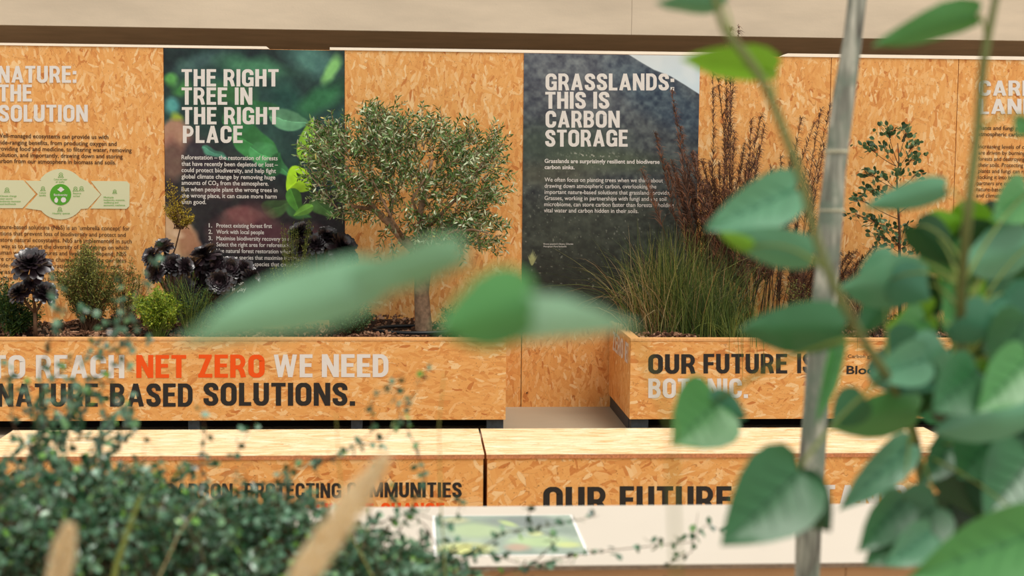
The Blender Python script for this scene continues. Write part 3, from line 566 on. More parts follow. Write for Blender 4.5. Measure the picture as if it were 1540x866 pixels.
# ------------------------------------------------------------------ planters
PF = 8.749; PT = .603; PB = .093
def planter(x0, x1, label, feet, depth=None):
    yb = DW-.01; r = empty('planter_box', ((x0+x1)/2, (PF+yb)/2, 0), label, 'planter'); th = .02
    def part(n, m, *a, **k): b = MB(); b.box(*a); return b.build(n, m, r, **k)
    part('front_panel', M['osb_front'], x0, x1, PF, PF+th, PB, PT-.014)
    part('side_panel', M['osb_wall'], x0, x0+th, PF+th+.001, yb, PB, PT-.014); part('side_panel', M['osb_wall'], x1-th, x1, PF+th+.001, yb, PB, PT-.014)
    part('back_panel', M['osb_wall'], x0+th, x1-th, yb-th, yb, PB, PT-.014)
    part('rim_board', M['ledge'], x0-.002, x1+.002, PF-.003, PF+.06, PT-.0135, PT+.003, bevel=.0015)
    part('rim_board', M['ledge'], x0-.002, x0+.06, PF+.061, yb, PT-.0135, PT+.003, bevel=.0015); part('rim_board', M['ledge'], x1-.06, x1+.002, PF+.061, yb, PT-.0135, PT+.003, bevel=.0015)
    for a, c in feet: part('foot', M['plinth'], a, c, PF+.03, PF+.12, 0, PB)
    part('base_rail', M['plinth'], x0+.012, x0+.09, PF+.125, yb, 0, PB); part('base_rail', M['plinth'], x1-.09, x1-.012, PF+.125, yb, 0, PB)
    part('base_gap_shade', M['shadow_black'], x0+.1, x1-.1, PF+.3, PF+.34, 0, PB)  # black board paints the shade in the gap under the planter
    # soil surface with humps, and bark chips lying on it
    b = MB(); nx, ny = 90, 16; V = []
    for j in range(ny+1):
        for i in range(nx+1): x = x0+.02+(x1-x0-.04)*i/nx; y = PF+.02+(yb-PF-.04)*j/ny; V.append((x, y, PT-.05+.03*math.sin(x*7)*math.sin(y*9)+random.uniform(-.008, .008)+.05*(j/ny)))
    b.add(V, [(j*(nx+1)+i, j*(nx+1)+i+1, (j+1)*(nx+1)+i+1, (j+1)*(nx+1)+i) for j in range(ny) for i in range(nx)]); b.build('soil', M['soil'], r, smooth=True)
    b = MB()
    for _ in range(int((x1-x0)*900)):
        x = random.uniform(x0+.07, x1-.07); y = PF+.08+(yb-PF-.14)*random.random()**1.3; z = PT-.036+.03*math.sin(x*7)*math.sin(y*9)+.05*((y-PF)/1.)+random.uniform(0, .018)
        L = random.uniform(.012, .04); W = L*random.uniform(.35, .7); d = nrm(rng.normal(size=3)*[1, 1, .5]); wv = nrm(np.cross(d, rng.normal(size=3))); n = np.cross(d, wv)*random.uniform(.003, .006)
        c = np.array([x, y, z]); P = [c+d*L/2*sx*random.uniform(.7, 1)+wv*W/2*sy*random.uniform(.7, 1)+n*sz for sx in (-1, 1) for sy in (-1, 1) for sz in (-1, 1)]
        b.add(P, [(0, 1, 3, 2), (4, 6, 7, 5), (0, 4, 5, 1), (2, 3, 7, 6), (0, 2, 6, 4), (1, 5, 7, 3)], 0, random.random()**1.2)
    b.build('bark_mulch', M['bark_chip'], r, kind='stuff')
    return r
fx = lambda px: at(px, 636, PF+.03)[0]
PL = planter(-3.9, .5612, 'long strand board planter reading TO REACH NET ZERO WE NEED NATURE-BASED SOLUTIONS', [(fx(a), fx(c)) for a, c in ((-150, -125), (150, 165), (283, 300), (528, 545), (732, 757))])
PR = planter(1.3445, 4.9, 'strand board planter on the right reading OUR FUTURE IS BOTANIC', [(1.36, fx(975)), (fx(1250), fx(1280)), (fx(1500), fx(1530))])
F = planeY(PF-.0015)
def sub(o, n): return [c for c in o.children if c.name.split('.')[0] == n][0]
def heads(parent, items, F, name='lettering'):
    parent = sub(parent, 'front_panel')
    for mat in ('white_ink', 'orange_ink', 'black_ink'):
        its = [i for i in items if i[5] == mat]
        if not its: continue
        lab = {'white_ink': 'white capitals', 'orange_ink': 'orange capitals', 'black_ink': 'black capitals'}[mat]
        for t_, a, c, y, h_, _ in its: mb = MB(); heading(mb, t_, a, c, y, h_, F); mb.build(name, M[mat], parent, label=lab)
heads(PL, [('TO', -14, 38, 569, 35, 'white_ink'), ('REACH', 54, 187, 568.7, 35, 'white_ink'), ('NET', 205, 280, 568.2, 34.5, 'orange_ink'), ('ZERO', 298, 398, 567.7, 34.5, 'orange_ink'), ('WE', 411, 470, 567.2, 34.5, 'white_ink'), ('NEED', 484, 584.5, 567, 34.5, 'white_ink'),
           ('NATURE-BASED', -4, 290, 611.5, 35, 'black_ink'), ('SOLUTIONS.', 306, 534, 610, 34.5, 'black_ink')], F)
heads(PR, [('OUR', 975, 1046, 562, 29.5, 'black_ink'), ('FUTURE', 1058, 1184, 561.5, 29.5, 'black_ink'), ('IS', 1199, 1224, 561, 29.5, 'black_ink'), ('BOTANIC.', 975, 1125, 598.5, 29.5, 'white_ink')], F)
mb = MB(); text_plane(mb, 'Carbon garden supported by', 1275, 1378, 538, 5, PF-.0015, 0); mb.build('lettering', M['black_ink'], sub(PR, 'front_panel')); mb = MB(); text_plane(mb, 'Bloom', 1273, 1334, 562.5, 13, PF-.0015, .02); mb.build('lettering', M['black_ink'], sub(PR, 'front_panel'))
# white capitals on the planter's left side, seen at a slant
def sideframe(px, py, e=0):  # px -> y along the side in metres, py -> z
    return np.array([1.3445-.0015-e, px, py])
mb = MB(); heading(mb, 'NET', 8.99, 8.76+.08, .43, -.13, lambda a, c, e=0: sideframe(a, c, e)); mb.build('lettering', M['white_ink'], sub(PR, 'side_panel')); mb = MB(); heading(mb, 'ZERO', 9.55, 9.06, .43, -.13, lambda a, c, e=0: sideframe(a, c, e))
mb.build('lettering', M['white_ink'], sub(PR, 'side_panel'), label='white capitals')
# ------------------------------------------------------------------ benches
BYF, BYB, BZ = 6.111, 6.718, .42
def bench(x0, x1, label, group=None):
    r = empty('bench', ((x0+x1)/2, (BYF+BYB)/2, 0), label, 'bench')
    def part(n, m, *a, **k): b = MB(); b.box(*a); return b.build(n, m, r, **k)
    part('seat_board', M['osb_top_lit'], x0, x1, BYF, BYB, BZ-.0015, BZ, bevel=0)
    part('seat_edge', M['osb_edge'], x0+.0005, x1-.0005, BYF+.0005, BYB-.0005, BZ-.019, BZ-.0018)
    part('front_panel', M['osb_bench'], x0+.004, x1-.004, BYF+.005, BYF+.023, 0, BZ-.0195); part('back_panel', M['osb_bench'], x0+.004, x1-.004, BYB-.023, BYB-.005, 0, BZ-.0195)
    part('end_panel', M['osb_bench'], x0+.004, x0+.022, BYF+.024, BYB-.024, 0, BZ-.0195); part('end_panel', M['osb_bench'], x1-.022, x1-.004, BYF+.024, BYB-.024, 0, BZ-.0195)
    return r
B1 = bench(-1.89, .300, 'left strand board bench, lettering CAPTURING CARBON, PROTECTING COMMUNITIES'); B2 = bench(.310, 2.4886, 'right strand board bench lettered OUR FUTURE IS BOTANIC')
F = planeY(BYF+.0038)
heads(B1, [('CAPTURING', 110, 240, 749.5, 22.5, 'black_ink'), ('CARBON,', 248, 357, 749.3, 22.5, 'black_ink'), ('PROTECTING', 368, 513, 748.8, 22.5, 'black_ink'), ('COMMUNITIES', 522, 694.5, 747.8, 22.5, 'black_ink'),
           ('FROM', 170, 240, 780.6, 23, 'black_ink'), ('THE', 250, 300, 780.6, 23, 'black_ink'), ('IMPACT', 322, 407, 780.2, 23, 'black_ink'), ('OF', 418, 447, 780, 23, 'black_ink'), ('CLIMATE', 459, 562, 779.6, 23, 'orange_ink'), ('CHANGE', 573, 668, 779, 23, 'orange_ink')], F)
heads(B2, [('OUR', 817, 912, 772, 40, 'black_ink'), ('FUTURE', 932, 1100, 771, 40, 'black_ink'), ('IS', 1118, 1152, 770, 40, 'black_ink'), ('BOTANIC.', 1170, 1378, 769, 40, 'white_ink')], F)
# ------------------------------------------------------------------ display table
TYF, TYB, TZ = 3.351, 3.949, .72
tb = empty('display_table', (0, (TYF+TYB)/2, 0), 'long pale plywood display table in front of the benches', 'table')
TX0, TX1 = -1.5, 1.42
def part(n, m, *a, **k): b = MB(); b.box(*a); return b.build(n, m, tb, **k)
part('tabletop', M['table'], TX0, TX1, TYF, TYB, TZ-.002, TZ); part('tabletop_edge', M['ply_edge'], TX0+.0005, TX1-.0005, TYF+.0005, TYB-.0005, TZ-.013, TZ-.0022)
xm = at(1272, 858, TYF+.02)[0]
part('front_panel', M['table_front'], TX0+.01, xm-.001, TYF+.02, TYF+.035, 0, TZ-.0135); part('front_panel', M['table_front'], xm+.001, TX1-.01, TYF+.02, TYF+.035, 0, TZ-.0135)
part('back_panel', M['table_front'], TX0+.01, TX1-.01, TYB-.035, TYB-.02, 0, TZ-.0135); part('end_panel', M['table_front'], TX0+.01, TX0+.025, TYF+.036, TYB-.036, 0, TZ-.0135); part('end_panel', M['table_front'], TX1-.025, TX1-.01, TYF+.036, TYB-.036, 0, TZ-.0135)
q = [atz(656, 777, TZ), atz(856, 776.5, TZ), atz(883, 834, TZ), atz(655, 836, TZ)]
xl_, xr_ = (q[0][0]+q[3][0])/2, (q[1][0]+q[2][0])/2; y1_, y0_ = q[0][1], q[2][1]
pr = empty('picture_print', ((xl_+xr_)/2, (y0_+y1_)/2, TZ), 'green landscape print with a white border lying on the pale table', 'print')
b = MB(); b.box(xl_-.008, xr_+.008, y0_-.006, y1_+.006, TZ+.0002, TZ+.0015); b.build('paper', plain('paper', (246, 244, 238), .5), pr)
printed('picture', 656, 882, 777, 836, 110, 60, lambda U, V: np.stack([xl_+(xr_-xl_)*U, y1_+(y0_-y1_)*V, np.full(U.shape, TZ+.002)], -1), 0, paint_table, M['print_table'], pr, pr.location)
# ------------------------------------------------------------------ plants in the left planter
ZS = PT-.03   # soil level
def soilpt(px, Y): p = at(px, 490, Y); return np.array([p[0], Y, ZS])
def curve(p0, p1, sag=0, n=5, side=None):
    p0, p1 = np.asarray(p0, float), np.asarray(p1, float); side = np.zeros(3) if side is None else side
    return [p0+(p1-p0)*t+np.array([0, 0, sag])*4*t*(1-t)+side*4*t*(1-t) for t in np.linspace(0, 1, n)]
RV = lambda: nrm(rng.normal(size=3))
# olive tree
OY = 9.2; base = soilpt(637, OY); base[2] = ZS-.02
ot = empty('olive_tree', base, 'small olive tree with a wide grey-green crown in the left planter', 'tree')
fork = at(632, 383, OY)
mb = MB(); mid = at(634, 440, OY)
mb.tube([base-[0, 0, .02], base+[0, 0, .06], mid, at(636, 405, OY), fork], [.066, .056, .048, .054, .05], 14); mb.build('trunk', M['olive_bark'], ot, smooth=True)
crown = [(555, 245, 75, 55, 1.2), (500, 225, 38, 38, .7), (640, 215, 75, 34, .9), (700, 245, 48, 45, .8), (640, 285, 95, 50, 1.7), (540, 300, 48, 38, .7), (700, 345, 50, 30, .8), (720, 295, 32, 40, .4), (648, 350, 60, 28, .8), (570, 190, 22, 25, .35), (490, 270, 25, 40, .35), (580, 215, 45, 35, .6), (740, 225, 14, 24, .12)]
ends = []
brs = [[(632, 383, 0), (608, 362, .02), (585, 335, .05), (563, 315, 0), (540, 285, -.05), (520, 250, -.1)], [(632, 383, 0), (634, 350, .03), (632, 320, .05), (640, 280, .08), (650, 240, .1)],
       [(585, 335, .05), (590, 300, .15), (575, 250, .2), (566, 200, .15)], [(634, 350, .03), (665, 320, -.05), (700, 285, -.1), (728, 240, -.08)], [(634, 350, .03), (670, 352, -.15), (710, 345, -.2), (735, 350, -.2)],
       [(563, 315, 0), (530, 310, -.15), (500, 270, -.2), (485, 215, -.1)], [(640, 280, .08), (615, 245, .2), (600, 210, .25)], [(608, 362, .02), (590, 330, -.2), (560, 270, -.3)], [(634, 340, .03), (620, 300, -.25), (650, 250, -.3)]]
for k, br in enumerate(brs):
    pts = [at(x, y, OY+d) for x, y, d in br]; n = len(pts); r0 = (.034, .034, .016, .017, .014, .014, .013, .014, .014)[k]
    mb = MB(); mb.tube(pts, [r0*(1-.72*i/(n-1)) for i in range(n)], 8); mb.build('branch', M['olive_bark'], ot, smooth=True); ends += pts[1:]
mb = MB(); tw = MB()
def olive_twig(p, d, L, nl):
    side = RV()*L*.12; pts = curve(p, p+d*L, .02, 4, side); tw.tube(pts, [.003, .0022, .0015, .001], 4)
    for i in range(nl):
        t = (i+.5)/nl; q_ = p+(d*L)*t+side*4*t*(1-t)
        ax = nrm(np.cross(d, RV()))
        for sgn in (-1, 1):
            dd = nrm(d*.6+ax*sgn*.8+RV()*.25); a = random.random(); a = .98 if random.random() < .015 else (.9 if a > .8 else a*.85)
            mb.leaf(q_, dd, RV(), random.uniform(.03, .05), random.uniform(.008, .012), 0, a, random.uniform(-.15, .15), 3)
wts = np.array([c[4] for c in crown]); wts /= wts.sum()
cc = at(615, 290, OY)
for _ in range(1250):
    c = crown[rng.choice(len(crown), p=wts)]; v = RV(); rr = random.random()**.45
    p = at(c[0]+c[2]*v[0]*rr, c[1]+c[3]*v[2]*rr, OY+v[1]*rr*.34-.03); d = nrm(nrm(p-cc)*.7+np.array([0, -.1, .35])+RV()*.6)
    olive_twig(p, d, random.uniform(.07, .15), random.randint(4, 7))
for x, y, dx, dy in ((560, 178, 0, -1), (566, 172, .1, -1), (588, 165, .4, -.9), (598, 172, .5, -.8), (625, 175, .5, -.7), (610, 180, .8, -.5), (486, 200, -.4, -.8), (500, 205, .2, -1), (745, 212, .3, -.7), (705, 195, .1, -1), (750, 270, .9, -.1), (748, 345, 1, -.3), (730, 370, .8, .3), (575, 365, -.2, 1), (470, 225, -.8, -.1), (640, 195, .2, -1), (670, 200, .1, -1), (590, 380, .1, .8), (754, 255, .8, .2), (560, 190, -.1, -1)):
    d = nrm(np.array([dx, random.uniform(-.2, .2), -dy])); p = at(x, y, OY+random.uniform(-.1, .1)); olive_twig(p-d*.06, d, .16, 8)
tw.build('twigs', M['olive_bark'], ot, kind='stuff'); mb.build('foliage', M['olive_leaf'], ot, kind='stuff')
# black pot rim sunk in the soil round the olive, timber batten and bent hose
mb = MB(); c = soilpt(625, 9.12); mb.tube([c+np.array([.27*math.cos(a), .2*math.sin(a), .045]) for a in np.linspace(0, 2*math.pi, 40)], .012, 8)
tag(mb.build('pot_rim', M['pot'], smooth=True), 'black plastic pot rim sunk in the bark around the olive trunk', 'pot')
mb = MB(); a = at(395, 482, 9.3); c = at(495, 482, 9.3); mb.box(a[0], c[0], 9.28, 9.32, a[2]-.05, a[2]+.004); tag(mb.build('timber_batten', M['ledge']), 'pale timber batten lying in the left planter behind the bark', 'batten')
mb = MB(); mb.tube([at(x, y, 9.05) for x, y in ((440, 492), (455, 487), (468, 480), (476, 470), (486, 462), (500, 460))], .004, 6); tag(mb.build('bent_root', M['stem_brown']), 'thin bent brown root above the bark in the left planter', 'root')
# aeoniums
def rosette(mb, c, n, R, count=95):
    n = nrm(n); e1 = nrm(np.cross(n, [0.1, .2, 1] if abs(n[2]) < .9 else [1, 0, 0])); e2 = np.cross(n, e1)
    for i in range(count):
        t = i/(count-1); an = i*2.39996; rad = R*(.3+.72*t); el = math.radians(78-62*t**.8-24*(t > .8))+random.uniform(-.08, .08)
        rd = e1*math.cos(an)+e2*math.sin(an); d = nrm(rd*math.cos(el)+n*math.sin(el)); wv = np.cross(n, rd); up = np.cross(d, wv)
        L = rad; W = R*(.15+.21*t); V = []; pr_ = (.3, .55, .95, 1., .35)
        for k, p in enumerate(pr_):
            s_ = (0, .35, .68, .88, 1)[k]; q_ = c+n*R*(.18-.18*t)+d*L*s_+up*(-.12*L*s_*s_)
            V += [q_-wv*W/2*p-up*W*.12*p*-1, q_, q_+wv*W/2*p-up*W*.12*p*-1]
        Fq = []
        for k in range(4): Fq += [(3*k, 3*k+1, 3*k+4, 3*k+3), (3*k+1, 3*k+2, 3*k+5, 3*k+4)]
        mb.add(V, Fq, 0, min(1, random.random()*.7+(.35 if t < .12 else 0)))
def aeonium(Y, basepx, ros, label):
    bs = soilpt(basepx, Y); r = empty('tree_aeonium', bs, label, 'succulent', 'black tree aeoniums in the left planter')
    f = bs+np.array([0, 0, max(.06, (at(ros[0][0], ros[0][1], Y)[2]-ZS)*.35)])
    mb = MB(); mb.tube([bs-[0, 0, .03], f], [.014, .012], 8); mb.build('stem', M['stem_brown'], r, smooth=True)
    for (x, y, rp, nx, ny, nz) in ros:
        c = at(x, y, Y+random.uniform(-.05, .05)); n = nrm((nx, ny, nz)); R = rp*1.12*Y/FPX
        mb = MB(); mb.tube(curve(f, c-n*.02, -.01, 4), [.010, .009, .008, .008], 7); mb.build('branch', M['stem_brown'], r, smooth=True)
        mb = MB(); rosette(mb, c, n, R); rosette(mb, c-n*R*.25, n, R*.95, 16); mb.build('rosette', M['aeonium'], r, smooth=True)
aeonium(8.98, 53, [(47, 398, 29, .0, -.6, .8), (29, 440, 18, -.4, -.6, .7), (68, 440, 19, .4, -.6, .7), (48, 425, 14, 0, -.9, .3)], 'black tree aeonium at the far left with one large rosette over smaller ones')
aeonium(9.15, 262, [(246, 370, 15, -.1, -.5, .8), (228, 386, 16, -.5, -.7, .5), (258, 398, 19, .0, -.9, .5), (279, 400, 15, .7, -.5, .4), (232, 410, 16, -.5, -.8, .2)], 'black tree aeonium below the yellow-flowered stem')
aeonium(9.3, 320, [(309, 384, 24, -.3, -.3, .9), (292, 402, 18, -.7, -.5, .4), (322, 402, 23, -.1, -.9, .4), (346, 406, 22, .2, -.9, .4), (368, 405, 17, .5, -.7, .5), (378, 420, 17, .8, -.5, .3), (330, 424, 20, 0, -1, .1), (300, 424, 16, -.4, -.9, .1)], 'widest black tree aeonium, its rosettes over the numbered list')
aeonium(9.35, 480, [(451, 350, 20, -.4, -.5, .8), (492, 356, 19, .1, -.6, .8), (514, 372, 25, .5, -.6, .6), (506, 397, 17, .1, -1, .1), (480, 388, 17, -.3, -.9, .2), (528, 388, 14, .8, -.4, .3), (474, 366, 17, 0, -.8, .5), (452, 372, 16, -.3, -.9, .2)], 'black tree aeonium beside the olive, left of its trunk')
# generic small shrub: stems fan out from a base, small leaves along them
def shrub(name, Y, bx, targets, label, cat, mat, stemmat, leafL, leafW, per, nst, spread, jitter=1., stem_r=.0025, seg=2, lowest=.25, yj=.12, group=None, basez=None, bx2=None):
    bs = soilpt(bx, Y)
    if bx2: bs[0] = at(bx2, 340, Y)[0]
    if basez is not None: bs[2] = basez
    r = empty(name, bs, label, cat, group); st = MB(); lf = MB()
    for _ in range(nst):
        tx, ty, sx, sy = targets[rng.integers(len(targets))]
        e = at(tx+rng.normal()*sx*.5, ty+rng.normal()*sy*.5, Y+rng.normal()*yj*.6); b0 = bs+np.array([rng.normal()*.02, rng.normal()*.02, -.01])
        side = RV()*np.array([1, 1, .2])*spread; L = np.linalg.norm(e-b0); pts = curve(b0, e, L*.05, 6, side); st.tube(pts, [stem_r*(1-.7*i/5) for i in range(6)], 4)
        for k in range(per):
            t = lowest+(1-lowest)*random.random()**.8; q_ = b0+(e-b0)*t+np.array([0, 0, L*.05])*4*t*(1-t)+side*4*t*(1-t)+RV()*leafL*jitter
            d = nrm((e-b0)/L*.5+RV()); lf.leaf(q_, d, RV(), leafL*random.uniform(.7, 1.3), leafW*random.uniform(.8, 1.2), 0, random.random(), 0, seg)
    st.build('stems', M[stemmat], r, kind='stuff'); lf.build('foliage', M[mat], r, kind='stuff'); return r
shrub('low_shrub', 9.1, 12, [(5, 440, 22, 18), (25, 455, 25, 16), (50, 470, 18, 12)], 'dark green mound of foliage at the far left of the planter', 'shrub', 'dark_green', 'stem_green', .028, .009, 70, 50, .02)
shrub('airy_shrub', 9.3, 135, [(130, 375, 14, 16), (115, 395, 25, 18), (150, 400, 22, 18), (170, 420, 18, 20), (95, 420, 18, 20)], 'fine feathery olive-green shrub behind the first black succulent', 'shrub', 'airy', 'stem_brown', .022, .0065, 95, 95, .03)
shrub('airy_shrub', 9.4, 190, [(185, 400, 15, 22), (205, 420, 14, 16), (172, 440, 20, 16)], 'sparse brownish twiggy shrub left of the lime-green mound', 'shrub', 'airy', 'stem_brown', .018, .005, 60, 44, .03)
shrub('lime_shrub', 9.0, 238, [(215, 447, 16, 10), (240, 437, 20, 8), (262, 455, 16, 10), (225, 465, 18, 10), (250, 468, 18, 10)], 'lime green mounded sedum shrub at the front of the left planter', 'shrub', 'lime', 'stem_green', .02, .009, 75, 70, .02, lowest=.4)
shrub('feathery_shrub', 9.05, 285, [(275, 420, 25, 18), (300, 455, 20, 18), (255, 425, 20, 14), (310, 440, 14, 12)], 'loose dark feathery shrub between the lime mound and the large blurred leaf', 'shrub', 'dark_green', 'stem_green', .018, .003, 50, 60, .04)
yf = shrub('yellow_flower_stem', 9.25, 263, [(258, 285, 10, 14), (272, 300, 12, 14), (262, 318, 14, 10), (282, 318, 10, 12), (288, 328, 6, 8), (252, 312, 6, 12)], 'slender plant with a head of tiny yellow flowers before the seedling poster', 'plant', 'yellow', 'stem_brown', .013, .007, 46, 40, .012, lowest=.25, yj=.06, basez=at(274, 342, 9.25)[2], bx2=272)
mb = MB(); mb.tube([soilpt(240, 9.25), at(250, 410, 9.25), at(264, 372, 9.25), at(272, 340, 9.25), at(270, 325, 9.25)], [.006, .005, .005, .004, .003], 6); mb.build('stem', M['stem_brown'], yf, smooth=True)
shrub('rosemary_bush', 9.3, 445, [(425, 350, 12, 18), (442, 345, 8, 18), (462, 340, 8, 20), (470, 370, 8, 20), (430, 390, 20, 20), (450, 400, 18, 20), (410, 400, 12, 20)], 'upright grey-green rosemary with thin stems in front of the numbered list', 'shrub', 'airy', 'stem_green', .018, .0045, 60, 60, .02)
shrub('rounded_bush', 9.0, 527, [(500, 470, 10, 9), (515, 458, 14, 8), (545, 460, 14, 8), (556, 474, 9, 9), (527, 468, 18, 12), (527, 485, 20, 10)], 'small rounded deep green bush at the foot of the olive tree', 'shrub', 'box_green', 'stem_brown', .016, .006, 60, 70, .02, lowest=.35)
shrub('rounded_bush', 9.1, 690, [(672, 470, 12, 12), (700, 478, 14, 10), (655, 480, 8, 8)], 'small green tuft half hidden right of the olive trunk', 'shrub', 'box_green', 'stem_brown', .018, .005, 40, 26, .02)
shrub('low_shrub', 9.15, 350, [(340, 460, 24, 16), (380, 465, 24, 14), (410, 455, 18, 16), (310, 470, 14, 12)], 'dark low growth behind the large blurred leaf', 'shrub', 'dark_green', 'stem_green', .02, .006, 50, 45, .02)
# ------------------------------------------------------------------ plants in the right planter
def grass(name, Y, bx, n, hmin, hmax, lean, label, mat='grass', W=.004, droop=.5, spreadx=.12, group=None, skew=0, basez=None, amin=0, amax=1, cat='grass'):
    bs = soilpt(bx, Y)
    if basez is not None: bs[2] = basez
    r = empty(name, bs, label, cat, group); mb = MB()
    for _ in range(n):
        an = random.uniform(0, 2*math.pi); ln = abs(rng.normal())*lean; H = random.uniform(hmin, hmax); b0 = bs+np.array([rng.normal()*spreadx, rng.normal()*.08, -.02])
        dx = math.cos(an)*ln+skew; dy = math.sin(an)*ln*.45; dr = droop*random.uniform(.4, 1.5)*(abs(dx)+.15)
        pts = [b0+np.array([dx*H*t**1.3, dy*H*t**1.3, H*(t-dr*t**3)]) for t in np.linspace(0, 1, 8)]
        mb.blade(pts, W*random.uniform(.6, 1.4), 0, amin+(amax-amin)*random.random())
    mb.build('blades', M[mat], r, kind='stuff'); return r
grass('grass_clump', 9.25, 1010, 1300, .25, .84, .6, 'large green grass clump in front of the grassland poster', droop=.35, spreadx=.13, amax=.88)
grass('grass_clump', 9.1, 1065, 1300, .2, .66, .5, 'fine dark green grass clump right of the large clump', W=.0025, droop=.3, spreadx=.14, amax=.72)
grass('straw_grass', 9.2, 985, 130, .4, .85, .75, 'dry straw-coloured blades arching left out of the grass clump', 'grass_dry', W=.0035, droop=.8, spreadx=.1, skew=-.28)
grass('grass_clump', 8.95, 1110, 200, .15, .34, .5, 'short bright green grass tuft at the front of the right planter', W=.004, droop=.7, spreadx=.1, amin=.4, amax=.8)
grass('straw_grass', 9.15, 1030, 150, .3, .8, .8, 'straw-coloured dry blades mixed through the middle of the large grass clump', 'grass_dry', W=.0035, droop=.8, spreadx=.14)
# blades hanging over the front of the right planter
r = empty('hanging_grass', at(1125, 508, 8.78), 'thin green grass blades hanging over the front of the right planter', 'grass'); mb = MB()
for x0_, x1_, yy in ((1098, 1096, 545), (1108, 1112, 560), (1112, 1118, 575), (1130, 1127, 552), (1136, 1140, 568), (1146, 1150, 566), (1150, 1148, 550), (1290, 1289, 535), (1118, 1116, 585), (1168, 1175, 530)):
    s0 = at(x0_, 500, 8.86); s1 = at((x0_*2+x1_)/3, 504, 8.735)+np.array([0, 0, .02]); s2 = at(x1_, yy, 8.735)
    mb.blade([s0, (s0+s1)/2+[0, 0, .02], s1, (s1+s2)/2, s2], .004, 0, random.uniform(.3, .7), wv=(1, 0, 0))
mb.build('blades', M['grass'], r, kind='stuff')
# tall brown reeds
def reeds(Y, bx, tips, label, dens=1.):
    bs = soilpt(bx, Y); r = empty('brown_reed', bs, label, 'reed'); st = MB(); tf = MB()
    for (tx, ty, pl) in tips:
        b0 = bs+np.array([rng.normal()*.07+(at(tx, 400, Y)[0]-bs[0])*.35, rng.normal()*.06, -.02]); e = at(tx, ty, Y+rng.normal()*.06); L = np.linalg.norm(e-b0)
        side = np.array([rng.normal()*.02, 0, 0]); side[0] += -(e[0]-b0[0])*.18; pts = curve(b0, e, 0, 8, side); st.tube(pts, [.0035*(1-.75*i/7) for i in range(8)], 4, 0, random.uniform(.0, .5))
        n = int(pl*300*dens)
        for k in range(n):
            t = 1-pl*random.random()**1.1; q_ = b0+(e-b0)*t+side*4*t*(1-t); sx = random.choice((-1, 1)); l_ = random.uniform(.03, .11)*(1.25-.8*(t-(1-pl))/pl)
            d = nrm(nrm(e-b0)*1.1+np.array([sx*random.uniform(.2, .8), rng.normal()*.3, 0]))
            tf.blade([q_, q_+d*l_*.6, q_+d*l_+np.array([sx*.02, 0, -.03])], .0045, 0, random.random(), wv=(1, .3, .4))
    st.build('stems', M['reed'], r, kind='stuff'); tf.build('seed_plumes', M['reed'], r, kind='stuff')
TP = [(1072, 110, .6), (1080, 118, .6), (1093, 135, .55), (1088, 70, .7), (1098, 42, .7), (1112, 40, .7), (1010, 135, .5), (1022, 190, .5), (985, 200, .4), (965, 255, .35), (1040, 230, .45), (1055, 240, .5), (1105, 200, .5), (1130, 180, .5), (1145, 172, .5), (1150, 188, .5), (1120, 215, .5), (1140, 225, .5)]
reeds(9.35, 1085, TP, 'tall brown reed rising above the wall before the mountain poster', 1.1)
reeds(9.4, 1150, [(1250, 155, .5), (1235, 165, .5), (1225, 185, .45), (1205, 178, .5), (1190, 230, .5), (1215, 240, .5), (1240, 215, .45), (1175, 235, .5), (1160, 250, .5), (1185, 270, .5), (1200, 290, .5), (1225, 330, .4), (1170, 330, .5), (1210, 360, .4), (1228, 390, .4)], 'brown reed clump leaning right beside the pale ringed pole')
reeds(9.4, 1110, [(x, random.uniform(230, 330), .62) for x in np.linspace(1000, 1200, 64)], 'dense russet reed thicket behind the grass clumps', 1.)
reeds(9.45, 1195, [(x, random.uniform(370, 420), .6) for x in np.linspace(1180, 1330, 30)], 'low rusty reed clump behind the pale ringed pole', .8)
grass('bronze_grass', 9.35, 1285, 420, .25, .5, .35, 'bronze fountain grass right of the pole at the sapling foot', 'reed', W=.003, droop=.6, spreadx=.1, amin=.2)
grass('straw_grass', 9.3, 1290, 26, .4, .6, .5, 'pale straw blades arching right of the ringed pole', 'grass_dry', W=.004, droop=.8, spreadx=.06, amin=.6)
grass('grass_clump', 9.2, 1500, 300, .2, .5, .4, 'dark grass clump at the far right of the planter', W=.004, droop=.4, spreadx=.12, amax=.6)
grass('grass_clump', 9.2, 1400, 200, .15, .36, .5, 'short dark grass clump beneath the round-leaved sapling', W=.004, droop=.5, spreadx=.16, amax=.6)
shrub('low_shrub', 9.2, 1215, [(1190, 430, 16, 14), (1205, 455, 18, 14), (1230, 440, 14, 12)], 'grey-green low shrub behind the ringed pole', 'shrub', 'airy', 'stem_brown', .016, .004, 40, 30, .02)
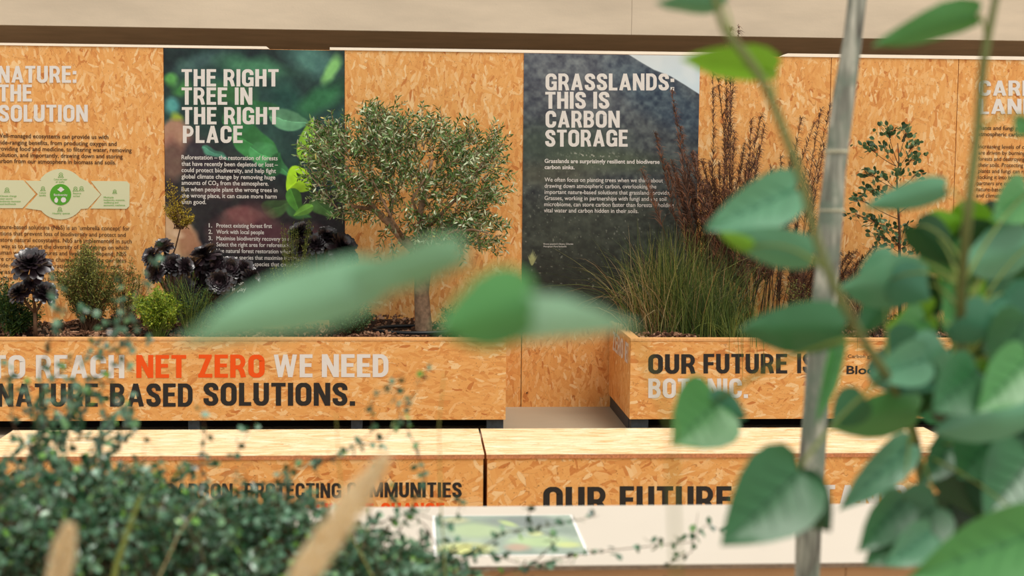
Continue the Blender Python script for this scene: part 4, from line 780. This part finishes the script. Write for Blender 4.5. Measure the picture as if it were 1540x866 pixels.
# feijoa-like sapling
FYp = 9.3; bs = soilpt(1354, FYp); r = empty('round_leaved_sapling', bs, 'young sapling with small round leaves in the right planter', 'sapling')
mb = MB(); trunk = [(1354, 490), (1353, 440), (1353, 400), (1353, 350), (1350, 300), (1349, 270), (1352, 240), (1350, 215)]; mb.tube([at(x, y, FYp) for x, y in trunk], [.012, .011, .010, .009, .007, .006, .004, .003], 7); mb.build('trunk', M['stem_brown'], r, smooth=True)
lf = MB(); st = MB()
for (x, y, sx, sy, n, ax, ay) in ((1335, 198, 16, 8, 34, 1350, 245), (1362, 200, 9, 10, 26, 1352, 235), (1308, 223, 12, 8, 30, 1348, 250), (1332, 225, 8, 7, 16, 1348, 250), (1372, 220, 10, 8, 24, 1352, 250), (1372, 238, 12, 8, 30, 1350, 262), (1350, 262, 10, 8, 22, 1349, 275), (1310, 262, 12, 7, 24, 1350, 285), (1330, 266, 9, 7, 20, 1350, 285), (1378, 262, 10, 7, 14, 1350, 285),
                             (1310, 285, 12, 7, 20, 1351, 310), (1330, 292, 12, 7, 20, 1351, 315), (1292, 298, 9, 6, 18, 1352, 330), (1385, 290, 10, 7, 16, 1352, 320), (1286, 322, 9, 7, 16, 1352, 345), (1310, 330, 12, 8, 20, 1352, 350), (1330, 342, 12, 10, 34, 1353, 370), (1360, 345, 12, 8, 30, 1353, 365), (1385, 345, 12, 10, 30, 1353, 370), (1398, 342, 8, 8, 18, 1353, 375), (1350, 365, 18, 8, 30, 1353, 385), (1370, 378, 10, 7, 16, 1353, 395), (1325, 355, 14, 10, 24, 1353, 380), (1345, 395, 14, 8, 20, 1353, 420)):
    dy = rng.normal()*.08; e = at(x, y, FYp+dy); a = at(ax, ay, FYp); st.tube(curve(a, e, -.01, 5), [.003, .0025, .002, .0018, .0014], 4)
    for _ in range(n):
        p = at(x+rng.normal()*sx*.6, y+rng.normal()*sy*.6, FYp+dy+rng.normal()*.04); st.tube([p, (p+e)/2+[0, 0, -.005], e+(a-e)*random.random()*.3], .0008, 3); lf.leaf(p, nrm(nrm(p-a)+RV()*.8), RV(), random.uniform(.03, .045), random.uniform(.021, .030), 0, random.random(), 0, 4)
st.build('branches', M['stem_brown'], r, kind='stuff'); lf.build('foliage', M['feijoa'], r, kind='stuff')
# ------------------------------------------------------------------ foreground: ringed pole and broad-leaved sapling
PY0 = 2.6
pb = np.array([at(1205, 866, PY0)[0]-.045, PY0, 0]); r = empty('tree_stake', pb, 'slanting weathered grey-brown pole with pale rings in the right foreground', 'stake')
cl = [(1292, -60), (1289, 0), (1282, 60), (1270, 140), (1262, 200), (1255, 260), (1250, 315), (1246, 380), (1240, 450), (1234, 520), (1228, 600), (1222, 680), (1217, 760), (1214, 866)]
rp = [13, 13.5, 15, 16.5, 17, 17.5, 18, 18.5, 19.5, 20, 20, 20, 20, 20.5]
pts = [pb, (pb+at(1214, 866, PY0))/2]+[at(x, y, PY0) for x, y in reversed(cl)]; rad = [.021, .0205]+[q*PY0/FPX for q in reversed(rp)]
rad = [q*(1+.05*math.sin(i*2.3)) for i, q in enumerate(rad)]
mb = MB(); mb.tube(pts, rad, 14); mb.build('pole', M['pole'], r, smooth=True)
for y, x, rr in ((228, 1258, 18), (316, 1250.5, 19)):
    mb = MB(); c = at(x, y, PY0); s_ = PY0/FPX; mb.tube([c-[0, 0, 2.5*s_], c-[0, 0, 1.5*s_], c+[0, 0, 1.5*s_], c+[0, 0, 2.5*s_]], [rr*s_*.97, rr*s_*1.03, rr*s_*1.03, rr*s_*.97], 16); mb.build('ring', M['ring'], r, smooth=True)
def broad_leaf(parent, b, t, w, tilt, Yb, Yt, mat, curl=.12, heart=.18):
    B = at(b[0], b[1], Yb); Tt = at(t[0], t[1], Yt); ax = Tt-B; L = np.linalg.norm(ax); u = ax/L
    mid = (B+Tt)/2; view = nrm(mid-np.array([0, 0, CH])); wi = nrm(np.cross(u, view)); vi = np.cross(u, wi)
    if wi[2] > 0: wi = -wi; vi = np.cross(u, wi)
    if vi[2] < 0: vi = -vi
    wv = wi*math.cos(math.radians(tilt))+view*math.sin(math.radians(tilt)); wv = nrm(wv-u*np.dot(wv, u)); n = np.cross(wv, u)
    if n[2] < 0: n = -n
    W = w*(Yb+Yt)/2/FPX/max(.25, math.cos(math.radians(tilt)))
    W = min(W, L*1.35)
    prof = [(0, .0), (-.06*heart*6, .38), (-.02, .72), (.12, .95), (.3, 1.), (.5, .88), (.68, .64), (.83, .36), (.93, .15), (1, 0)]
    mb = MB(); V = []; nc = 4; ph = random.uniform(0, 6)
    for i, (s_, p) in enumerate(prof):
        for j in range(-nc, nc+1):
            k = j/nc; a = s_ if j else max(0, s_)
            if j: a = max(0, s_)+(s_-max(0, s_))*abs(k)
            q_ = B+u*L*a+wv*W/2*p*k*1.0-n*W*.10*(1-abs(k)**1.3)*0+n*(abs(k)**1.4*W*.14*(p))-n*curl*L*a*a+n*.015*L*math.sin(a*9+k*3+ph)*abs(k)
            V.append(q_)
    c = 2*nc+1; Fq = [(i*c+j, i*c+j+1, (i+1)*c+j+1, (i+1)*c+j) for i in range(len(prof)-1) for j in range(c-1)]
    mb.add(V, Fq, 0, .5)
    o = mb.build('leaf', M[mat], parent, smooth=True); mb = MB()
    vn = lambda s_, k=0: B+u*L*s_-n*curl*L*s_*s_+n*.0008+n*(abs(k)**1.4*W*.14)+wv*W/2*k
    mb.tube([vn(s_) for s_ in (0, .25, .5, .75, .97)], [.0011, .0009, .0007, .0005, .0002], 4, 0, 1.)
    for s_ in (.08, .25, .42, .58):
        for sg in (-1, 1): mb.tube([vn(s_), vn(s_+.1, sg*.35), vn(s_+.17, sg*.62)], [.0005, .0003, .0002], 3, 0, 1.)
    mb.build('midrib', M[mat], o, smooth=True); return B, o
gp = np.array([1.02, 1.75, 0.]); S = empty('broad_leaved_sapling', gp, 'large blurred heart-shaped green leaves on long stems in the right foreground', 'sapling')
def stem(px, rp_, Ys, name='stem', mat='stem_olive', par=None, root=None):
    P = [at(x, y, Y) for (x, y), Y in zip(px, Ys)]; R = [a*Y/FPX for a, Y in zip(rp_, Ys)]
    if root is not None: P.append(np.array(root, float)); R.append(R[-1])
    # smooth by Catmull-like subdivision
    Q = []; RR = []
    for i in range(len(P)-1):
        p0, p1, p2, p3 = P[max(i-1, 0)], P[i], P[i+1], P[min(i+2, len(P)-1)]
        for t in np.linspace(0, 1, 5)[:-1]:
            Q.append(.5*((2*p1)+(-p0+p2)*t+(2*p0-5*p1+4*p2-p3)*t*t+(-p0+3*p1-3*p2+p3)*t**3)); RR.append(R[i]+(R[i+1]-R[i])*t)
    Q.append(P[-1]); RR.append(R[-1]); mb = MB(); mb.tube(Q, RR, 8); mb.build(name, M[mat], par or S, smooth=True); return Q
q1 = stem([(1072, -20), (1088, 40), (1118, 80), (1150, 128), (1180, 200), (1205, 270), (1225, 350), (1255, 430), (1295, 505), (1370, 640), (1420, 866)], [5, 6, 7, 7, 7, 7, 7, 7, 7, 8, 8], [1.35]*8+[1.4, 1.75, 1.85], root=gp)
q2 = stem([(1502, -20), (1497, 0), (1480, 90), (1470, 200), (1455, 330), (1445, 470), (1450, 640), (1455, 866)], [5, 6, 7, 7.5, 8, 8, 8, 9], [1.5]*5+[1.6, 1.85, 1.9], root=gp+[.02, .02, 0])
q3 = stem([(1440, 560), (1465, 640), (1470, 700), (1480, 780), (1480, 866)], [6, 8, 9, 10, 11], [1.9]*5, mat='stem_brown', root=gp+[.05, .12, 0])
ALLQ = [(q, p) for qq in (q1, q2, q3) for q, p in [(x, 0) for x in qq]]
def petiole(B, tgt=None, par=None, maxd=.6):
    if tgt is None:
        cand = [q for q, _ in ALLQ]; d = [np.linalg.norm((q+np.array([0, 0, .03])-B)*[1, .25, 1]) for q in cand]; tgt = cand[int(np.argmin(d))]
    mb = MB(); mb.tube(curve(B, tgt, .012, 6), [.0009, .001, .0012, .0014, .0016, .0018], 6); mb.build('petiole', M['stem_green'], par or S, smooth=True)
big = [((1085, 8), (982, 0), 34, 45, 1.5, 1.45, 'leaf_teal', .05), ((1160, 108), (1020, 80), 56, 40, 1.42, 1.4, 'leaf_lime', .1), ((1120, 95), (1172, 112), 52, 40, 1.62, 1.6, 'leaf_lime', .05), ((1468, 22), (1308, 66), 52, 35, 1.5, 1.5, 'leaf_mid', .06),
       ((1196, 284), (1060, 345), 84, 10, 1.55, 1.5, 'leaf_teal', .02), ((1220, 388), (1082, 354), 62, 30, 1.5, 1.5, 'leaf_teal', .0), ((1130, 372), (1080, 350), 24, 20, 1.49, 1.49, 'leaf_lime', .0), ((1268, 496), (1104, 494), 84, 20, 1.5, 1.45, 'leaf_dark', .05), ((1078, 606), (1012, 668), 120, 10, 1.6, 1.55, 'leaf_mid', .05),
       ((1062, 612), (1124, 628), 60, 30, 1.6, 1.6, 'leaf_teal', .02), ((1202, 708), (1086, 820), 140, 10, 1.5, 1.45, 'leaf_dark', .02), ((1180, 730), (1250, 800), 90, 30, 1.52, 1.5, 'leaf_dark', .0), ((1420, 284), (1296, 312), 46, 20, 1.6, 1.6, 'leaf_teal', .02),
       ((1385, 430), (1258, 428), 66, 35, 1.65, 1.6, 'leaf_teal', .05), ((1345, 390), (1285, 425), 40, 30, 1.7, 1.7, 'leaf_teal', .05), ((1392, 540), (1310, 566), 60, 10, 1.6, 1.55, 'leaf_teal', .02), ((1330, 520), (1416, 585), 90, 15, 1.65, 1.6, 'leaf_teal', .02),
       ((1380, 620), (1240, 640), 56, 35, 1.65, 1.6, 'leaf_mid', .05), ((1440, 480), (1500, 505), 66, 20, 1.6, 1.6, 'leaf_teal', .02), ((1390, 480), (1335, 520), 50, 20, 1.75, 1.7, 'leaf_mid', .02), ((1545, 480), (1490, 560), 80, 20, 1.6, 1.6, 'leaf_dark', .02), ((1545, 540), (1470, 620), 70, 15, 1.55, 1.5, 'leaf_mid', .02),
       ((1545, 620), (1400, 650), 60, 25, 1.6, 1.55, 'leaf_teal', .02), ((1448, 650), (1382, 732), 50, 20, 1.8, 1.75, 'leaf_dark', .0), ((1368, 668), (1262, 768), 50, 20, 1.7, 1.65, 'leaf_teal', .02), ((1372, 668), (1330, 718), 30, 20, 1.72, 1.7, 'leaf_dark', 0),
       ((1408, 760), (1300, 850), 88, 15, 1.6, 1.55, 'leaf_dark', .02), ((1360, 752), (1290, 830), 56, 20, 1.58, 1.55, 'leaf_dark', .02), ((1400, 800), (1330, 852), 50, 20, 1.57, 1.55, 'leaf_teal', .02), ((1560, 800), (1366, 872), 96, 20, 1.45, 1.4, 'leaf_mid', .04), ((1425, 745), (1440, 805), 56, 20, 1.9, 1.9, 'leaf_dark', 0),
       ((1262, 515), (1228, 640), 22, 30, 1.62, 1.6, 'leaf_mid', 0), ((1400, 350), (1450, 330), 46, 20, 1.8, 1.8, 'leaf_lime', 0), ((1430, 400), (1380, 370), 50, 20, 1.8, 1.8, 'leaf_mid', 0), ((1545, 370), (1440, 400), 66, 25, 1.75, 1.7, 'leaf_teal', .02), ((1548, 180), (1528, 205), 30, 20, 1.5, 1.5, 'leaf_mid', 0),
       ((1545, 290), (1490, 330), 60, 20, 1.75, 1.7, 'leaf_mid', 0), ((1400, 470), (1330, 495), 46, 30, 1.85, 1.8, 'leaf_lime', 0), ((1480, 440), (1420, 460), 50, 20, 1.85, 1.8, 'leaf_lime', 0), ((1500, 360), (1545, 400), 60, 20, 1.8, 1.8, 'leaf_lime', 0), ((1330, 455), (1290, 505), 36, 20, 1.7, 1.7, 'leaf_dark', 0),
       ((1470, 560), (1400, 620), 80, 15, 1.55, 1.5, 'leaf_dark', 0), ((1500, 650), (1440, 720), 90, 10, 1.7, 1.7, 'leaf_dark', 0), ((1550, 690), (1480, 780), 100, 10, 1.65, 1.6, 'leaf_dark', 0), ((1420, 520), (1370, 560), 60, 20, 1.6, 1.6, 'leaf_teal', 0),
       ((1340, 420), (1400, 450), 60, 20, 1.62, 1.6, 'leaf_teal', 0), ((1460, 440), (1420, 500), 60, 10, 1.75, 1.7, 'leaf_mid', 0), ((1300, 600), (1250, 640), 50, 20, 1.6, 1.6, 'leaf_dark', 0), ((1430, 700), (1470, 780), 70, 20, 1.8, 1.8, 'leaf_dark', 0), ((1510, 440), (1545, 500), 70, 10, 1.7, 1.65, 'leaf_teal', 0)]
for k_, (bb, tt, w_, tl, Yb, Yt, mt, cu) in enumerate(big):
    if k_ > 12: w_ *= 1.22
    Bp, _ = broad_leaf(S, bb, tt, w_, tl, Yb, Yt, mt, cu); petiole(Bp)
for _ in range(105):
    x = 1385+175*random.random()**.8; y = random.uniform(345, 870)
    if y > 620 and x < 1490: x += 70
    if x < 1440 and y < 560 and random.random() < .6: x += 60
    an = random.uniform(0, 2*math.pi); L = random.uniform(65, 110); Y = random.uniform(1.7, 2.3)
    Bp, _ = broad_leaf(S, (x-L/2*math.cos(an), y-L/2*math.sin(an)), (x+L/2*math.cos(an), y+L/2*math.sin(an)), random.uniform(55, 90), random.uniform(0, 45), Y, Y+.02, (random.choice(['leaf_shaded', 'leaf_shaded', 'leaf_dark']) if y > 570 else random.choice(['leaf_dark', 'leaf_shaded', 'leaf_mid', 'leaf_lime'])), .05); petiole(Bp)  # lower leaves mostly take the green with shade painted in
# very near branch of broad leaves, far out of focus
N = empty('leafy_branch', at(1000, 520, 1.05)+np.array([.2, 0, -.35]), 'nearest branch of long pale green leaves, strongly blurred across the middle', 'branch')
nb = [at(1080, 900, 0.842), at(1010, 640, 0.826), at(955, 500, 0.780), at(900, 478, 0.765), at(800, 480, 0.750), at(690, 400, 0.734), at(600, 425, 0.734)]
nb[0] = np.array([nb[0][0]+.1, 1.15, 0.])
mb = MB(); mb.tube(nb, [.002, .001, .0008, .0008, .0007, .0006, .0006], 6); mb.build('stem', M['stem_green'], N, smooth=True)
for bb, tt, w_, tl, Yb, Yt, mt, cu in (((572, 428), (258, 508), 98, 30, .98, .92, 'leaf_pale', .04), ((692, 384), (450, 462), 62, 45, .96, .98, 'leaf_pale', .02), ((640, 420), (500, 400), 40, 50, .99, .98, 'leaf_pale', .02),
                                   ((800, 455), (655, 494), 122, 20, .98, .94, 'leaf_mid', .0), ((735, 488), (955, 478), 72, 40, .98, 1.0, 'leaf_pale', .08), ((700, 500), (800, 500), 50, 40, .98, 1.0, 'leaf_pale', .08)):
    broad_leaf(N, bb, tt, w_, tl, Yb*.76, Yt*.76, mt, cu)
# ------------------------------------------------------------------ foreground: small-leaved wiry shrub
WY = 2.45
W0 = empty('wiry_shrub', np.array([at(230, 866, WY)[0], WY, 0]), 'dense wiry shrub of tiny green leaves filling the lower left foreground', 'shrub')
st = MB(); lf = MB()
def wleaf(p, big_=1.):
    for _ in range(random.choice((1, 2, 2))):
        a = random.random()**1.2; a = .97 if random.random() < .04 else a*.9
        lf.leaf(p, RV(), RV(), random.uniform(.010, .018)*big_, random.uniform(.008, .014)*big_, 0, a, 0, 4)
def wtwig(px, Y, dens=9, r0=.0013, lp=1.):
    P = [at(x, y, Y+rng.normal()*.01) for x, y in px]; st.tube(P, [r0*(1-.6*i/(len(P)-1)) for i in range(len(P))], 4)
    for i in range(len(P)-1):
        n = max(1, int(np.linalg.norm(P[i+1]-P[i])*100*dens/9))
        for k in range(n): t = (k+random.random())/n; wleaf(P[i]+(P[i+1]-P[i])*t+RV()*.007*lp)
def top(x):   # upper outline of the dense mass, in photograph pixels
    xs_ = [-60, 0, 60, 130, 200, 260, 330, 400, 460, 520, 580, 640, 690, 740]; ys_ = [740, 745, 745, 735, 745, 765, 790, 765, 800, 830, 835, 845, 865, 890]
    return np.interp(x, xs_, ys_)
gb = [np.array([W0.location[0]+dx, WY+dy, 0]) for dx, dy in ((-.3, 0), (-.1, .05), (.1, -.05), (.3, .03), (0, .1))]
for g_ in gb:
    for _ in range(4):
        x = random.uniform(0, 560); e = at(x, top(x)+60, WY+rng.normal()*.1); st.tube(curve(g_, e, .05, 8, RV()*.04), [.006-.0006*i for i in range(8)], 6)
for _ in range(2900):
    x = random.uniform(-60, 720)
    if x > 420 and random.random() < (x-420)/420: continue
    y = top(x)+abs(rng.normal())*90+rng.normal()*8; Y = WY+rng.normal()*.13; p = at(x, y, Y); d = nrm(RV()+np.array([.1, 0, .5])); L = random.uniform(.04, .1); e = p+d*L
    st.tube(curve(p, e, .005, 3), [.001, .0008, .0005], 3)
    for k in range(random.randint(4, 8)): wleaf(p+(e-p)*random.random()+RV()*.008)
for tw_, Y in (([(30, 720), (55, 660), (60, 600), (90, 560), (130, 530), (165, 500), (195, 470)], 2.4), ([(110, 720), (95, 660), (110, 600), (150, 560), (160, 500), (150, 470), (85, 470)], 2.5), ([(60, 700), (20, 640), (15, 590), (5, 540)], 2.4), ([(140, 700), (165, 640), (150, 590), (180, 540), (230, 500)], 2.5),
             ([(70, 640), (60, 560), (80, 500), (85, 440), (82, 410)], 2.35), ([(40, 720), (70, 640), (120, 590), (170, 600), (200, 590)], 2.45), ([(200, 560), (170, 520), (190, 470), (220, 430), (240, 380), (250, 365)], 2.4), ([(150, 540), (180, 520), (210, 500), (175, 450), (185, 420)], 2.45),
             ([(120, 730), (150, 660), (190, 640), (225, 660)], 2.4), ([(300, 760), (302, 700), (308, 650), (305, 610)], 2.35), ([(480, 720), (470, 700), (540, 670), (580, 660), (620, 600), (650, 540)], 2.45), ([(360, 770), (430, 710), (500, 690), (560, 650), (560, 600), (610, 560)], 2.4),
             ([(400, 760), (440, 700), (450, 680)], 2.4), ([(600, 800), (640, 720), (620, 660), (600, 620), (590, 580)], 2.45), ([(680, 860), (640, 790), (600, 760), (560, 700)], 2.5), ([(520, 860), (560, 790), (620, 770), (680, 790), (700, 740)], 2.4), ([(600, 866), (700, 840), (760, 800), (830, 790), (900, 775)], 2.4),
             ([(700, 900), (760, 860), (860, 835), (940, 825), (1040, 815), (1060, 790), (1100, 800)], 2.5), ([(800, 850), (840, 810), (790, 790), (800, 760)], 2.45), ([(640, 850), (700, 820), (790, 850), (860, 845)], 2.4), ([(1000, 850), (1040, 830), (1050, 770)], 2.5), ([(240, 740), (280, 700), (350, 690), (380, 640)], 2.4)):
    wtwig(tw_, Y, 8 if tw_[0][0] < 200 else 6)
for _ in range(16):   # loose sprays round the left edge
    x = random.uniform(-10, 190); y = random.uniform(560, 690); wtwig([(x, y+60), (x+rng.normal()*15, y+25), (x+rng.normal()*25, y-10)], 2.45+rng.normal()*.08, 14)
# anchor stems for the airy sprays
for x, y in ((690, 866), (800, 866), (1000, 866), (30, 740), (140, 740), (560, 850)):
    e = at(x, y, 2.45); st.tube(curve(np.array([e[0]*.8, 2.5, 0]), e, 0, 5), [.004, .0035, .003, .0025, .002], 5)
st.build('stems', M['stem_brown'], W0, kind='stuff'); lf.build('foliage', M['wire'], W0, kind='stuff')
# grass seed heads and blades in the near foreground
def seedhead(a, c, rp_, Y, label, ground):
    A = at(a[0], a[1], Y); B = at(c[0], c[1], Y); r = empty('grass_seed_head', ground, label, 'grass'); mb = MB(); mb.tube([ground, (np.array(ground)*.4+A*.6), A, B], [.002, .0018, .0015, .001], 6); mb.build('stalk', M['grass_dry'], r, smooth=True)
    d = nrm(B-A); L = np.linalg.norm(B-A); R = rp_*Y/FPX; mb = MB()
    mb.tube([A, A+d*L*.2, A+d*L*.6, A+d*L*.9, B], [R*.3, R*.55, R*.6, R*.35, R*.1], 8, 0, .8)
    for k in range(1500):
        t = random.random(); env = R*min(1, 4*t+.25)*min(1, (1-t)*3+.12); rd = RV(); rd = nrm(rd-d*np.dot(rd, d)); p = A+d*L*t; q_ = p+rd*env*random.uniform(.4, 1)
        mb.leaf(q_-d*.004, nrm(d*1.+rd*.5), RV(), random.uniform(.006, .011), .003, 0, random.random(), 0, 2)
    mb.build('seed_spike', M['seed_head'], r, kind='stuff')
g0 = lambda x, Y: np.array([at(x, 866, Y)[0], Y+.03, 0.])
seedhead((430, 900), (580, 688), 19, 1.15, 'thick blurred beige grass seed head slanting up across the left bench lettering', g0(400, 1.15))
seedhead((80, 900), (104, 792), 13, 1.3, 'blurred beige grass seed head low at the far left', g0(70, 1.3))
def bladeobj(px, Y, w, label, mat='grass', a=.7):
    P = [at(x, y, Y) for x, y in px]; P = [g0(px[0][0], Y)]+P; r = empty('tall_grass', P[0], label, 'grass'); mb = MB(); mb.tube(P, [w*Y/FPX*(1-.15*i) if i < 5 else w*Y/FPX*.3 for i in range(len(P))], 5, 0, a); mb.build('blade', M[mat], r)
bladeobj([(170, 866), (190, 800), (215, 740), (217, 655), (245, 690), (262, 720)], 2.2, 1.6, 'green grass blade bent double over the left bench', 'grass', .6)
bladeobj([(165, 900), (175, 850), (195, 790), (212, 745)], 1.9, 7, 'broad pale green blurred grass blade among the shrub leaves', 'grass', .72)
bladeobj([(670, 866), (663, 760), (660, 640), (668, 560)], 2.2, 1.5, 'thin upright grass stem left of the bench joint', 'grass', .8)
bladeobj([(560, 866), (520, 790), (510, 700), (505, 620)], 2.2, 1.5, 'thin upright grass stem before the left bench', 'grass', .8)
bladeobj([(240, 866), (270, 800), (330, 720), (380, 695), (420, 715)], 2.1, 1.3, 'arching pale grass blade above the shrub', 'grass_dry', .8)
for o in SC.objects:
    o.select_set(False)
